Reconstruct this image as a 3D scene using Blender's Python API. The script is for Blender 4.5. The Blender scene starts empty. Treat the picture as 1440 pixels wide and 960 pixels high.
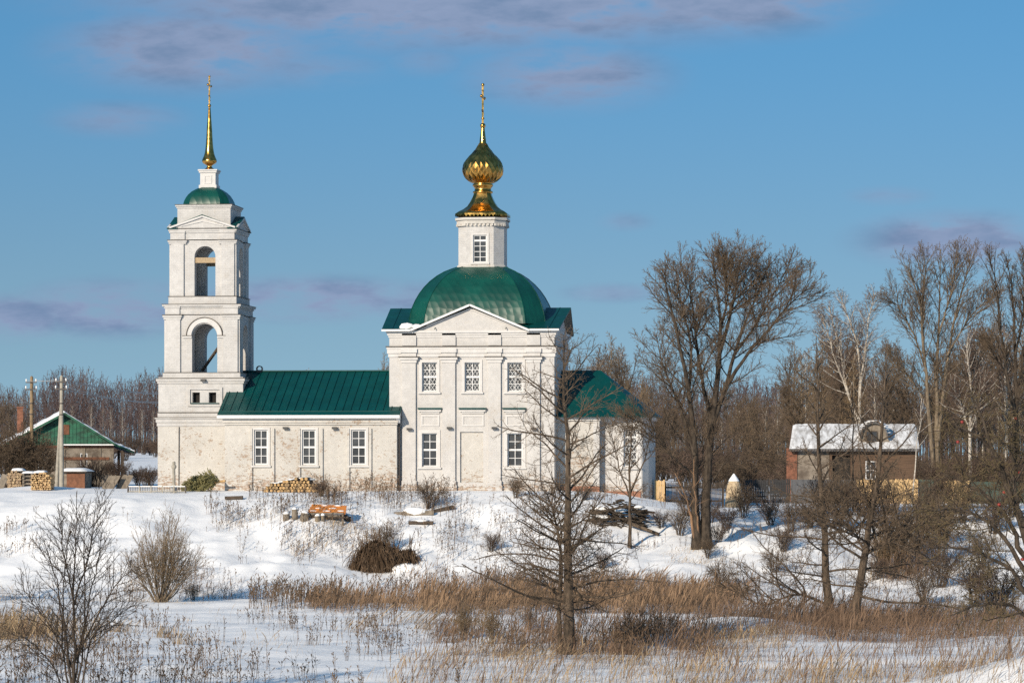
import bpy, math, random
import numpy as np
from mathutils import Vector, Matrix

random.seed(7)
RNG = np.random.default_rng(7)
SC = bpy.context.scene
COL = SC.collection
R = math.radians

# ------------------------------------------------------------------ camera
F = 4500.0                      # focal length in pixels of the 1440 px wide photograph
EYE = 2.1                       # eye height above the church's plinth
HOR = 640.0                     # row of the horizon
YAW = math.atan(500 / F)        # camera looks a little to the left of the facade's normal
FWD = Vector((-math.sin(YAW), math.cos(YAW), 0))
RGT = Vector((math.cos(YAW), math.sin(YAW), 0))
D0 = 187.5
CAM = Vector((0, 0, EYE)) - D0 * FWD - ((662.5 - 720) / F * D0) * RGT

cd = bpy.data.cameras.new('camera')
cam = bpy.data.objects.new('camera', cd)
COL.objects.link(cam)
cam.location = CAM
cam.rotation_euler = (R(90), 0, YAW)
cd.sensor_width = 36
cd.lens = F / 1440 * 36
cd.shift_y = (HOR - 480) / 1440
cd.clip_start = 0.5
cd.clip_end = 6000
SC.camera = cam

# ------------------------------------------------------------------ light
SUN_AZ = R(25)                  # sun behind the camera's left shoulder, from the facade's normal
SUN_EL = R(21.5)
SUN_DIR = Vector((-math.sin(SUN_AZ) * math.cos(SUN_EL), -math.cos(SUN_AZ) * math.cos(SUN_EL), math.sin(SUN_EL)))
sl = bpy.data.lights.new('sun', 'SUN')
sl.energy = 4.2
sl.angle = R(0.55)
sl.color = (1.0, 0.86, 0.68)
so = bpy.data.objects.new('sun', sl)
COL.objects.link(so)
so.rotation_euler = SUN_DIR.to_track_quat('Z', 'Y').to_euler()
so.location = (-60, -120, 80)

SC.view_settings.view_transform = 'Standard'
SC.view_settings.look = 'None'
SC.view_settings.exposure = 0.27
SC.view_settings.gamma = 1
SC.view_settings.use_curve_mapping = False
SC.cycles.max_bounces = 6
SC.cycles.diffuse_bounces = 3
SC.cycles.glossy_bounces = 3
SC.cycles.use_denoising = False

# ------------------------------------------------------------------ node helpers
class NT:
    def __init__(s, tree):
        s.t = tree; s.n = tree.nodes; s.l = tree.links
    def node(s, typ, **kw):
        n = s.n.new(typ)
        for k, v in kw.items():
            if k.startswith('i_'):
                key = k[2:]
                n.inputs[int(key) if key.isdigit() else key.replace('_', ' ')].default_value = v
            else:
                setattr(n, k, v)
        return n
    def link(s, a, b): s.l.new(a, b)
    def val(s, x, sock):
        if hasattr(x, 'is_output'): s.link(x, sock)
        else: sock.default_value = x
    def math(s, op, a, b=0.0, c=None, clamp=False):
        n = s.node('ShaderNodeMath', operation=op, use_clamp=clamp)
        s.val(a, n.inputs[0]); s.val(b, n.inputs[1])
        if c is not None: s.val(c, n.inputs[2])
        return n.outputs[0]
    def vmath(s, op, a, b=None, out=0):
        n = s.node('ShaderNodeVectorMath', operation=op)
        s.val(a, n.inputs[0])
        if b is not None: s.val(b, n.inputs[1])
        return n.outputs[out]
    def noise(s, vec, scale, detail=4, rough=0.55):
        n = s.node('ShaderNodeTexNoise')
        n.inputs['Scale'].default_value = scale
        n.inputs['Detail'].default_value = detail
        n.inputs['Roughness'].default_value = rough
        if vec is not None: s.link(vec, n.inputs['Vector'])
        return n.outputs['Fac']
    def ramp(s, x, lo, hi, a=0.0, b=1.0, smooth=True):
        n = s.node('ShaderNodeMapRange')
        n.interpolation_type = 'SMOOTHSTEP' if smooth else 'LINEAR'
        s.val(x, n.inputs['Value'])
        n.inputs['From Min'].default_value = lo; n.inputs['From Max'].default_value = hi
        n.inputs['To Min'].default_value = a; n.inputs['To Max'].default_value = b
        return n.outputs['Result']
    def mix(s, f, a, b):
        n = s.node('ShaderNodeMix', data_type='RGBA')
        s.val(f, n.inputs[0])
        for x, k in ((a, 6), (b, 7)):
            if isinstance(x, tuple): n.inputs[k].default_value = (*x, 1)
            else: s.link(x, n.inputs[k])
        return n.outputs[2]
    def xyz(s, x, y, z):
        n = s.node('ShaderNodeCombineXYZ')
        s.val(x, n.inputs[0]); s.val(y, n.inputs[1]); s.val(z, n.inputs[2])
        return n.outputs[0]

# ------------------------------------------------------------------ sky
W = bpy.data.worlds.new('World'); SC.world = W; W.use_nodes = True
w = NT(W.node_tree)
bg = w.n['Background']
SKY_STRENGTH = 0.136
tc = w.node('ShaderNodeTexCoord')
dirv = w.vmath('NORMALIZE', tc.outputs['Generated'])
sep = w.node('ShaderNodeSeparateXYZ'); w.link(dirv, sep.inputs[0])
# the air is very clear: look the sky up a little higher than the view so that it keeps its blue near the horizon
zz = w.math('MULTIPLY_ADD', sep.outputs[2], 2.2, 0.30)
lv = w.vmath('NORMALIZE', w.xyz(sep.outputs[0], sep.outputs[1], zz))
st = w.node('ShaderNodeTexSky', sky_type='NISHITA', sun_disc=False)
st.sun_elevation = SUN_EL
st.sun_rotation = math.atan2(SUN_DIR.x, SUN_DIR.y)
st.altitude = 150; st.air_density = 1.0; st.dust_density = 0.35; st.ozone_density = 2.2
w.link(lv, st.inputs[0])
df = w.vmath('DOT_PRODUCT', dirv, tuple(FWD), 1)
u = w.math('DIVIDE', w.vmath('DOT_PRODUCT', dirv, tuple(RGT), 1), w.math('MAXIMUM', df, 0.05))
v = w.math('DIVIDE', sep.outputs[2], w.math('MAXIMUM', df, 0.05))
# soft lavender clouds, each a patch of the sky dome
clouds = [(640, -10, 520, 82, 1.2), (1000, -8, 230, 62, 1.0), (270, 68, 200, 62, .9), (420, 95, 130, 30, .4), (800, 106, 145, 50, .8), (165, 168, 95, 26, .5),
          (155, 434, 140, 40, .95), (20, 446, 85, 32, .95), (440, 420, 165, 32, .95), (580, 420, 90, 24, .6), (1345, 338, 140, 40, .95), (860, 412, 70, 14, .5),
          (1250, 276, 60, 14, .35), (880, 312, 40, 14, .3), (600, 85, 60, 24, .35)]
acc = None
for (px, py, wx, wy, s_) in clouds:
    du = w.math('MULTIPLY_ADD', u, F / wx, -(px - 720) / wx)
    dv = w.math('MULTIPLY_ADD', v, F / wy, -(HOR - py) / wy)
    r = w.vmath('LENGTH', w.xyz(du, dv, 0), None, 1)
    m = w.ramp(r, 0.10, 1.35, s_, 0.0)
    acc = m if acc is None else w.math('MAXIMUM', acc, m)
nz = w.noise(w.xyz(w.math('MULTIPLY', u, 32), w.math('MULTIPLY', v, 95), 3.1), 1.0, 9, 0.60)
den = w.math('MULTIPLY', acc, w.ramp(nz, 0.28, 0.62, 0.18, 1.10))
den = w.math('MULTIPLY', w.math('MULTIPLY', den, 1.55, clamp=True), w.ramp(df, 0.2, 0.6))
ccol = w.mix(w.ramp(nz, 0.4, 0.72), (0.225, 0.290, 0.435), (0.140, 0.215, 0.350))
ccs = w.vmath('SCALE', ccol); ccs.node.inputs['Scale'].default_value = 1.0 / SKY_STRENGTH
skyc = w.node('ShaderNodeMix', data_type='RGBA', blend_type='MULTIPLY')
skyc.inputs[0].default_value = 1.0
w.link(st.outputs[0], skyc.inputs[6]); w.link(w.mix(w.ramp(sep.outputs[2], 0.02, 0.15), (0.98, 0.98, 0.77), (0.66, 1.13, 1.15)), skyc.inputs[7])
w.link(w.mix(den, skyc.outputs[2], ccs), bg.inputs[0])
bg.inputs[1].default_value = SKY_STRENGTH

# ------------------------------------------------------------------ projection helpers (a pixel of the photograph -> a place)
def ray(px, py):
    return FWD + RGT * ((px - 720) / F) + Vector((0, 0, (HOR - py) / F))
def P(px, py, Y):
    d = ray(px, py)
    return CAM + d * ((Y - CAM.y) / d.y)
def X(px, Y): return P(px, HOR, Y).x
def Z(py, Y, px=560):
    return P(px, py, Y).z
def Wd(d, px):
    q = CAM + FWD * d + RGT * ((px - 720) / F * d)
    return q.x, q.y

# ------------------------------------------------------------------ terrain
def _h(ix, iy, s):
    n = np.sin(ix * 127.1 + iy * 311.7 + s * 74.7) * 43758.5453
    return n - np.floor(n)
def vn(x, y, s=0):
    x = np.asarray(x, float); y = np.asarray(y, float)
    ix = np.floor(x); iy = np.floor(y)
    fx = x - ix; fy = y - iy
    fx = fx * fx * (3 - 2 * fx); fy = fy * fy * (3 - 2 * fy)
    a = _h(ix, iy, s); b = _h(ix + 1, iy, s); c = _h(ix, iy + 1, s); d = _h(ix + 1, iy + 1, s)
    return (a + (b - a) * fx) * (1 - fy) + (c + (d - c) * fx) * fy - 0.5
def sst(t):
    t = np.clip(t, 0, 1); return t * t * (3 - 2 * t)
def ground(x, y):
    x = np.asarray(x, float); y = np.asarray(y, float)
    s = sst((x - 6) / 9)                     # the right half of the terrace lies lower
    ztop = 0.02 - 1.05 * s
    l = sst((-x - 10) / 6)
    yc = -6.5 + 3.0 * s + 2.4 * vn(x * .11, x * 0 + 3, 1) - 1.0 * l
    yf = -29 + 5 * vn(x * .09, x * 0 + 9, 2) - 3 * s
    zl = -5.1 + 0.10 * vn(x * .2, y * .2, 3)
    t = (y - yf) / (yc - yf)
    tc_ = np.clip(t, 0, 1)
    prof = 0.62 * sst(t) + 0.38 * tc_
    z = zl + (ztop - zl) * prof
    z = z + 2.6 * sst((y - 70) / 380)
    z = z + 5.6 * sst((-118 - y) / 62)
    bank = np.clip(1 - np.abs(tc_ - .5) * 2, 0, 1) ** .6
    z = z + bank * (0.95 * vn(x * .16, y * .16, 4) + .60 * vn(x * .45, y * .40, 5) + .26 * vn(x * 1.25, y * 1.1, 6) + .10 * vn(x * 2.6, y * 2.4, 13))
    flat = np.clip((y + 9) / 6, 0, 1) * np.clip((60 - y) / 20, 0, 1)
    open_ = 1 - flat * (0.75 - .35 * s)
    z = z + open_ * (0.16 * vn(x * .35, y * .35, 7) + .07 * vn(x * .9, y * .9, 8) + .035 * vn(x * 2.3, y * 2.3, 12))
    mead = np.clip((-27 - y) / 4, 0, 1) * np.clip((y + 118) / 8, 0, 1)
    z = z + mead * (.34 * np.abs(vn(x * .10, y * .33, 21)) + .10 * vn(x * .3, y * 1.0, 22))
    # a smooth drift edge along the left terrace, heaps by the woodpiles, the snowed-up bank in the lower right corner
    z = z - 0.20 * np.exp(-((x + 16.5) / 6) ** 2 - ((y + 6.0) / 3.2) ** 2)
    z = z + 0.30 * np.exp(-((x + 25.5) / 2.5) ** 2 - ((y + 1.0) / 2.2) ** 2)
    cx, cy = Wd(97, 1490)
    z = z + 1.15 * np.exp(-((x - cx) / 3.3) ** 2 - ((y - cy) / 3.0) ** 2)
    cx, cy = Wd(131, 1050)
    z = z + 0.45 * np.exp(-((x - cx) / 2.6) ** 2 - ((y - cy) / 3.0) ** 2)
    return z
def gz(x, y): return float(ground(x, y))
DS = np.concatenate([np.arange(70, 260, 0.15), np.arange(260, 900, 1.0)])
def hit(px, py):
    """where the line of sight through a pixel of the photograph meets the snow"""
    d = ray(px, py)
    xs = CAM.x + d.x * DS; ys = CAM.y + d.y * DS; zs = CAM.z + d.z * DS
    g = ground(xs, ys)
    i = int(np.argmax(zs <= g)) if np.any(zs <= g) else len(DS) - 1
    return Vector((xs[i], ys[i], float(g[i])))

# ------------------------------------------------------------------ mesh helpers
def mesh_obj(name, me, m, parent=None, loc=(0, 0, 0)):
    o = bpy.data.objects.new(name, me); COL.objects.link(o)
    if m is not None: me.materials.append(m)
    if parent is not None:
        o.parent = parent
    else:
        o.location = loc
    return o
ORIGIN = {}
def org(o):
    """world position of an object's origin (parts keep identity transforms under their thing)"""
    p = Vector((0, 0, 0))
    while o is not None:
        p += o.location; o = o.parent
    return p

class MB:
    def __init__(s): s.v = []; s.f = []; s.sm = []
    def add(s, vs, fs, smooth=False):
        b = len(s.v); s.v += [tuple(p) for p in vs]
        for f in fs:
            s.f.append(tuple(i + b for i in f)); s.sm.append(smooth)
    def box(s, x0, x1, y0, y1, z0, z1):
        s.add([(x0, y0, z0), (x1, y0, z0), (x1, y1, z0), (x0, y1, z0), (x0, y0, z1), (x1, y0, z1), (x1, y1, z1), (x0, y1, z1)],
              [(3, 2, 1, 0), (4, 5, 6, 7), (0, 1, 5, 4), (1, 2, 6, 5), (2, 3, 7, 6), (3, 0, 4, 7)])
        return s
    def prism(s, poly, y0, y1):
        """polygon in XZ, extruded along Y"""
        n = len(poly)
        s.add([(x, y0, z) for x, z in poly] + [(x, y1, z) for x, z in poly],
              [tuple(range(n)), tuple(range(2 * n - 1, n - 1, -1))] + [(i, i + n, (i + 1) % n + n, (i + 1) % n) for i in range(n)])
        return s
    def prism_x(s, poly, x0, x1):
        n = len(poly)
        s.add([(x0, y, z) for y, z in poly] + [(x1, y, z) for y, z in poly],
              [tuple(range(n)), tuple(range(2 * n - 1, n - 1, -1))] + [(i, i + n, (i + 1) % n + n, (i + 1) % n) for i in range(n)])
        return s
    def prism_z(s, poly, z0, z1):
        n = len(poly)
        s.add([(x, y, z0) for x, y in poly] + [(x, y, z1) for x, y in poly],
              [tuple(range(n - 1, -1, -1)), tuple(range(n, 2 * n))] + [(i, (i + 1) % n, (i + 1) % n + n, i + n) for i in range(n)])
        return s
    def slab(s, p, thick):
        p = [Vector(q) for q in p]
        n = (p[1] - p[0]).cross(p[2] - p[0]).normalized()
        if n.z < 0: n = -n
        q = [a - n * thick for a in p]
        k = len(p)
        s.add(p + q, [tuple(range(k)), tuple(range(2 * k - 1, k - 1, -1))] + [(i, i + k, (i + 1) % k + k, (i + 1) % k) for i in range(k)])
        return s
    def bar(s, a, b, w, h, up=(0, 0, 1)):
        a = Vector(a); b = Vector(b); d = (b - a).normalized()
        u_ = Vector(up)
        sd = d.cross(u_)
        if sd.length < 1e-4: sd = d.cross(Vector((1, 0, 0)))
        sd = sd.normalized() * (w / 2); uu = sd.cross(d).normalized() * (h / 2)
        vs = [a - sd - uu, a + sd - uu, a + sd + uu, a - sd + uu, b - sd - uu, b + sd - uu, b + sd + uu, b - sd + uu]
        s.add(vs, [(0, 1, 2, 3), (7, 6, 5, 4), (0, 4, 5, 1), (1, 5, 6, 2), (2, 6, 7, 3), (3, 7, 4, 0)])
        return s
    def cyl(s, a, b, r0, r1=None, n=10, smooth=True, caps=True):
        r1 = r0 if r1 is None else r1
        a = Vector(a); b = Vector(b); d = (b - a).normalized()
        x = d.orthogonal().normalized(); y = d.cross(x)
        ring = [(math.cos(2 * math.pi * i / n), math.sin(2 * math.pi * i / n)) for i in range(n)]
        vs = [a + (x * c + y * q) * r0 for c, q in ring] + [b + (x * c + y * q) * r1 for c, q in ring]
        s.add(vs, [(i, (i + 1) % n, (i + 1) % n + n, i + n) for i in range(n)], smooth)
        if caps:
            s.add(vs, [tuple(range(n - 1, -1, -1)), tuple(range(n, 2 * n))])
        return s
    def lathe(s, prof, c, n=24, smooth=True):
        """prof: (radius, z) list"""
        vs = []
        for r, z in prof:
            for i in range(n):
                a = 2 * math.pi * i / n
                vs.append((c[0] + r * math.cos(a), c[1] + r * math.sin(a), z))
        fs = []
        for k in range(len(prof) - 1):
            for i in range(n):
                fs.append((k * n + i, k * n + (i + 1) % n, (k + 1) * n + (i + 1) % n, (k + 1) * n + i))
        s.add(vs, fs, smooth)
        s.add(vs, [tuple(range((len(prof) - 1) * n, len(prof) * n))])
        return s
    def facet(s, prof, ratio, c):
        """eight-sided loft of (half-width, z); every facet has its own vertices, so the ridges stay crisp"""
        def corners(h):
            k = h * ratio
            return [(k, -h), (h, -k), (h, k), (k, h), (-k, h), (-h, k), (-h, -k), (-k, -h)]
        for i in range(8):
            vs = []; fs = []
            for j, (h, z) in enumerate(prof):
                cs = corners(h); a = cs[i]; b = cs[(i + 1) % 8]
                vs += [(c[0] + a[0], c[1] + a[1], z), (c[0] + b[0], c[1] + b[1], z)]
                if j: fs.append((2 * j - 2, 2 * j - 1, 2 * j + 1, 2 * j))
            s.add(vs, fs, True)
        h, z = prof[-1]
        s.add([(c[0] + a, c[1] + b, z) for a, b in corners(h)], [tuple(range(8))])
        return s
    def blob(s, c, rx, ry, rz, n=10, m=6, noise=0.15, seed=0, cut=None):
        vs = []; fs = []
        rr = random.Random(seed)
        for j in range(m + 1):
            th = math.pi * j / m
            for i in range(n):
                a = 2 * math.pi * i / n
                k = 1 + noise * rr.uniform(-1, 1)
                z = c[2] + rz * math.cos(th) * k
                if cut is not None: z = max(z, cut)
                vs.append((c[0] + rx * math.sin(th) * math.cos(a) * k, c[1] + ry * math.sin(th) * math.sin(a) * k, z))
        for j in range(m):
            for i in range(n):
                fs.append((j * n + i, (j + 1) * n + i, (j + 1) * n + (i + 1) % n, j * n + (i + 1) % n))
        s.add(vs, fs, True)
        return s
    def build(s, name, m, parent=None, origin=None):
        """vertices are world positions; the object's origin is its parent's (or the one given)"""
        o0 = org(parent) if parent is not None else Vector(origin or (0, 0, 0))
        me = bpy.data.meshes.new(name)
        me.from_pydata([(x - o0.x, y - o0.y, z - o0.z) for x, y, z in s.v], [], s.f)
        me.polygons.foreach_set('use_smooth', s.sm)
        me.update()
        return mesh_obj(name, me, m, parent, o0)

def tag(o, label=None, cat=None, group=None, kind=None):
    if label: o['label'] = label
    if cat: o['category'] = cat
    if group: o['group'] = group
    if kind: o['kind'] = kind
    return o
def thing(name, loc, label, cat, group=None):
    o = bpy.data.objects.new(name, None); COL.objects.link(o)
    o.location = loc; o.empty_display_size = 0.3
    return tag(o, label, cat, group)
def np_mesh(name, V, Fq, m, parent=None, origin=None, smooth=True, nside=4):
    """V (n,3) world, Fq (k,nside) faces"""
    o0 = org(parent) if parent is not None else Vector(origin or (0, 0, 0))
    V = np.asarray(V, np.float32) - np.array(o0, np.float32)
    me = bpy.data.meshes.new(name)
    me.vertices.add(len(V)); me.vertices.foreach_set('co', V.ravel())
    Fq = np.asarray(Fq, np.int32)
    me.loops.add(Fq.size); me.loops.foreach_set('vertex_index', Fq.ravel())
    me.polygons.add(len(Fq)); me.polygons.foreach_set('loop_start', np.arange(0, Fq.size, nside, dtype=np.int32))
    me.polygons.foreach_set('use_smooth', np.full(len(Fq), smooth))
    me.update(calc_edges=True); me.validate()
    return mesh_obj(name, me, m, parent, o0)
def tube_arrays(polys, sides):
    """list of (points, radii) -> vertices, quads"""
    groups = {}
    for p, r in polys: groups.setdefault(len(p), []).append((p, r))
    VV = []; FF = []; base = 0
    ang = np.arange(sides) * 2 * np.pi / sides
    ca, sa = np.cos(ang), np.sin(ang)
    for K, lst in groups.items():
        A = np.array([p for p, _ in lst], float); Rr = np.array([r for _, r in lst], float)
        T = np.gradient(A, axis=1)
        T /= np.linalg.norm(T, axis=2, keepdims=True) + 1e-9
        mean = T.mean(axis=1)
        ref = np.eye(3)[np.argmin(np.abs(mean), axis=1)][:, None, :].repeat(K, 1)
        U = np.cross(T, ref); U /= np.linalg.norm(U, axis=2, keepdims=True) + 1e-9
        B = np.cross(T, U)
        V = A[:, :, None, :] + Rr[:, :, None, None] * (U[:, :, None, :] * ca[None, None, :, None] + B[:, :, None, :] * sa[None, None, :, None])
        N = len(lst)
        idx = base + np.arange(N * K * sides).reshape(N, K, sides)
        a = idx[:, :-1, :]; b = np.roll(a, -1, axis=2); d = idx[:, 1:, :]; c = np.roll(d, -1, axis=2)
        FF.append(np.stack([a, b, c, d], -1).reshape(-1, 4))
        VV.append(V.reshape(-1, 3)); base += N * K * sides
    return np.concatenate(VV), np.concatenate(FF)
def tubes(name, groups, m, parent=None, origin=None):
    """groups: list of (polys, sides)"""
    VV = []; FF = []; b = 0
    for polys, sides in groups:
        if not polys: continue
        V, Fq = tube_arrays(polys, sides)
        VV.append(V); FF.append(Fq + b); b += len(V)
    return np_mesh(name, np.concatenate(VV), np.concatenate(FF), m, parent, origin)

# ------------------------------------------------------------------ materials
def mat(name, col, rough=0.8, var=0.25, scale=3.0, bump=0.0, bscale=20.0, metal=0.0, col2=None, stretch=(1, 1, 1), spec=None):
    m = bpy.data.materials.new(name); m.use_nodes = True
    t = NT(m.node_tree); b = t.n['Principled BSDF']
    geo = t.node('ShaderNodeNewGeometry')
    vec = geo.outputs['Position']
    if stretch != (1, 1, 1): vec = t.vmath('MULTIPLY', vec, stretch)
    n = t.noise(vec, scale, 5, 0.6)
    if col2 is None: col2 = tuple(c * (1 - var) for c in col)
    t.link(t.mix(t.ramp(n, 0.32, 0.68), col2, col), b.inputs['Base Color'])
    b.inputs['Roughness'].default_value = rough
    b.inputs['Metallic'].default_value = metal
    if spec is not None: b.inputs['Specular IOR Level'].default_value = spec
    if bump:
        bn = t.node('ShaderNodeBump'); bn.inputs['Strength'].default_value = bump; bn.inputs['Distance'].default_value = 0.03
        t.link(t.noise(vec, bscale, 4, 0.6), bn.inputs['Height']); t.link(bn.outputs[0], b.inputs['Normal'])
    return m

def whitewash(name, base, flake, brick_vis=0.5):
    """limewashed brick: courses showing through, dirt, and patches where the wash has come off the brick"""
    m = bpy.data.materials.new(name); m.use_nodes = True
    t = NT(m.node_tree); b = t.n['Principled BSDF']
    pos = t.node('ShaderNodeNewGeometry').outputs['Position']
    sp = t.node('ShaderNodeSeparateXYZ'); t.link(pos, sp.inputs[0])
    bv = t.xyz(t.math('ADD', sp.outputs[0], sp.outputs[1]), sp.outputs[2], 0)
    br = t.node('ShaderNodeTexBrick')
    t.link(bv, br.inputs['Vector'])
    br.inputs['Scale'].default_value = 1.0
    br.inputs['Brick Width'].default_value = 0.30; br.inputs['Row Height'].default_value = 0.105
    br.inputs['Mortar Size'].default_value = 0.014; br.inputs['Mortar Smooth'].default_value = 0.6
    br.inputs['Color1'].default_value = (1, 1, 1, 1); br.inputs['Color2'].default_value = (0.80, 0.80, 0.80, 1)
    br.inputs['Mortar'].default_value = (0.55, 0.55, 0.55, 1)
    n1 = t.noise(pos, 0.55, 5, 0.6); n2 = t.noise(pos, 3.2, 6, 0.65); n3 = t.noise(t.vmath('MULTIPLY', pos, (9, 9, 16)), 1.0, 3, 0.6)
    # the courses show where the wash is thin
    thin = t.math('MULTIPLY', t.ramp(n1, 0.35, 0.65, 0.25, 1.0), brick_vis)
    rgb = t.node('ShaderNodeRGBToBW'); t.link(br.outputs['Color'], rgb.inputs[0])
    shade = t.math('MULTIPLY_ADD', t.math('SUBTRACT', rgb.outputs[0], 1.0), thin, 1.0)
    c = t.vmath('SCALE', t.mix(t.ramp(n2, 0.35, 0.7), tuple(x * .86 for x in base), base))
    t.link(shade, c.node.inputs['Scale'])
    # rain and splash dirt
    dirt = t.math('MULTIPLY', t.ramp(t.math('MULTIPLY_ADD', n2, 0.5, t.math('MULTIPLY', n1, 0.6)), 0.56, 0.72), 0.38)
    c = t.mix(dirt, c, (0.36, 0.315, 0.26))
    low = t.ramp(sp.outputs[2], 0.1, 1.6, 0.12, 0.0)
    low2 = t.ramp(sp.outputs[2], 0.0, 0.45, 0.10, 0.0)
    fm = t.math('ADD', t.math('MULTIPLY_ADD', n3, 0.32, t.math('MULTIPLY_ADD', n2, 0.42, t.math('MULTIPLY', n1, 0.28))), t.math('ADD', low, low2))
    bits = t.noise(t.vmath('MULTIPLY', pos, (3.4, 3.4, 9.5)), 1.0, 2, 0.5)
    fl = t.math('MULTIPLY', t.ramp(fm, 0.655 - flake, 0.685 - flake), t.ramp(bits, 0.42, 0.56))
    fcol = t.mix(t.ramp(n3, 0.35, 0.65), (0.20, 0.115, 0.07), (0.40, 0.30, 0.22))
    c = t.mix(t.math('MULTIPLY', fl, 0.8), c, fcol)
    t.link(c, b.inputs['Base Color'])
    b.inputs['Roughness'].default_value = 0.9
    b.inputs['Specular IOR Level'].default_value = 0.2
    bn = t.node('ShaderNodeBump'); bn.inputs['Strength'].default_value = 0.8; bn.inputs['Distance'].default_value = 0.02
    hgt = t.math('ADD', t.math('MULTIPLY', rgb.outputs[0], t.math('MULTIPLY', thin, 1.0)), t.math('MULTIPLY_ADD', n2, 0.5, t.math('MULTIPLY', fl, -0.8)))
    t.link(hgt, bn.inputs['Height']); t.link(bn.outputs[0], b.inputs['Normal'])
    return m

M = {}
M['wall'] = whitewash('limewash_plaster', (0.565, 0.550, 0.535), 0.034, 0.28)
M['wall_tower'] = whitewash('limewashed_tower_brick', (0.565, 0.553, 0.540), 0.012, 0.55)
M['wall_nave'] = whitewash('weathered_limewash_brick', (0.560, 0.537, 0.500), 0.100, 0.28)
M['trim'] = mat('white_trim_plaster', (0.585, 0.570, 0.555), 0.85, 0.10, 2.5, 0.2, 12)
M['white_paint'] = mat('white_paint', (0.66, 0.66, 0.66), 0.5, 0.06)
M['flashing'] = mat('dark_metal_flashing', (0.09, 0.075, 0.06), 0.6, 0.4, 2)
M['crack'] = mat('dark_downpipe_metal', (0.06, 0.05, 0.045), 0.6, 0.3)
M['brick'] = mat('bare_red_brick', (0.34, 0.15, 0.09), 0.9, 0.4, 9, 0.5, 14, col2=(0.22, 0.12, 0.085))
M['glass'] = mat('window_glass', (0.060, 0.062, 0.068), 0.10, 0.6, 1.2)
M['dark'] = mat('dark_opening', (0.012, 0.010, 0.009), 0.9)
M['lamp_metal'] = mat('dark_lamp_metal', (0.04, 0.04, 0.04), 0.5)
M['wood'] = mat('pale_timber', (0.42, 0.31, 0.19), 0.8, 0.3, 6, stretch=(3, 3, 1))
M['dark_wood'] = mat('weathered_dark_timber', (0.085, 0.062, 0.045), 0.85, 0.4, 5)
M['grey_wood'] = mat('grey_weathered_timber', (0.24, 0.20, 0.155), 0.85, 0.4, 5)

def roof_mat(name, col, rough):
    m = bpy.data.materials.new(name); m.use_nodes = True
    t = NT(m.node_tree); b = t.n['Principled BSDF']
    pos = t.node('ShaderNodeNewGeometry').outputs['Position']
    n = t.noise(pos, 0.8, 5, 0.6); n2 = t.noise(pos, 2.3, 3, 0.5)
    t.link(t.mix(t.ramp(n, .35, .7), tuple(c * .8 for c in col), tuple(c * 1.08 for c in col)), b.inputs['Base Color'])
    t.link(t.ramp(n2, .3, .7, rough - .06, rough + .1), b.inputs['Roughness']); b.inputs['Specular IOR Level'].default_value = 0.3
    bn = t.node('ShaderNodeBump'); bn.inputs['Strength'].default_value = 0.35; bn.inputs['Distance'].default_value = 0.03
    t.link(n2, bn.inputs['Height']); t.link(bn.outputs[0], b.inputs['Normal'])
    return m
M['roof'] = roof_mat('green_painted_roof', (0.001, 0.055, 0.052), 0.42)
def dome_mat():
    m = bpy.data.materials.new('green_dome_sheets'); m.use_nodes = True
    t = NT(m.node_tree); b = t.n['Principled BSDF']
    pos = t.node('ShaderNodeNewGeometry').outputs['Position']
    sp = t.node('ShaderNodeSeparateXYZ'); t.link(pos, sp.inputs[0])
    bv = t.xyz(t.math('ADD', sp.outputs[0], sp.outputs[1]), t.math('MULTIPLY', sp.outputs[2], 1.0), 0)
    vo = t.node('ShaderNodeTexVoronoi'); t.link(bv, vo.inputs['Vector']); vo.inputs['Scale'].default_value = 2.3; vo.inputs['Randomness'].default_value = 0.35
    n = t.noise(pos, 0.8, 4, 0.6)
    t.link(t.mix(t.ramp(n, .35, .7), (0.002, 0.046, 0.034), (0.003, 0.070, 0.050)), b.inputs['Base Color'])
    b.inputs['Roughness'].default_value = 0.36
    bn = t.node('ShaderNodeBump'); bn.inputs['Strength'].default_value = 0.45; bn.inputs['Distance'].default_value = 0.05
    t.link(vo.outputs['Distance'], bn.inputs['Height']); t.link(bn.outputs[0], b.inputs['Normal'])
    return m
M['dome'] = dome_mat()
def gold_mat():
    m = bpy.data.materials.new('gilded_metal'); m.use_nodes = True
    t = NT(m.node_tree); b = t.n['Principled BSDF']
    pos = t.node('ShaderNodeNewGeometry').outputs['Position']
    n = t.noise(pos, 4.0, 3, 0.6)
    t.link(t.mix(t.ramp(n, .3, .7), (0.36, 0.19, 0.045), (0.64, 0.365, 0.10)), b.inputs['Base Color'])
    b.inputs['Metallic'].default_value = 1.0
    t.link(t.ramp(n, .3, .7, .16, .28), b.inputs['Roughness'])
    return m
M['gold'] = gold_mat()

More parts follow.
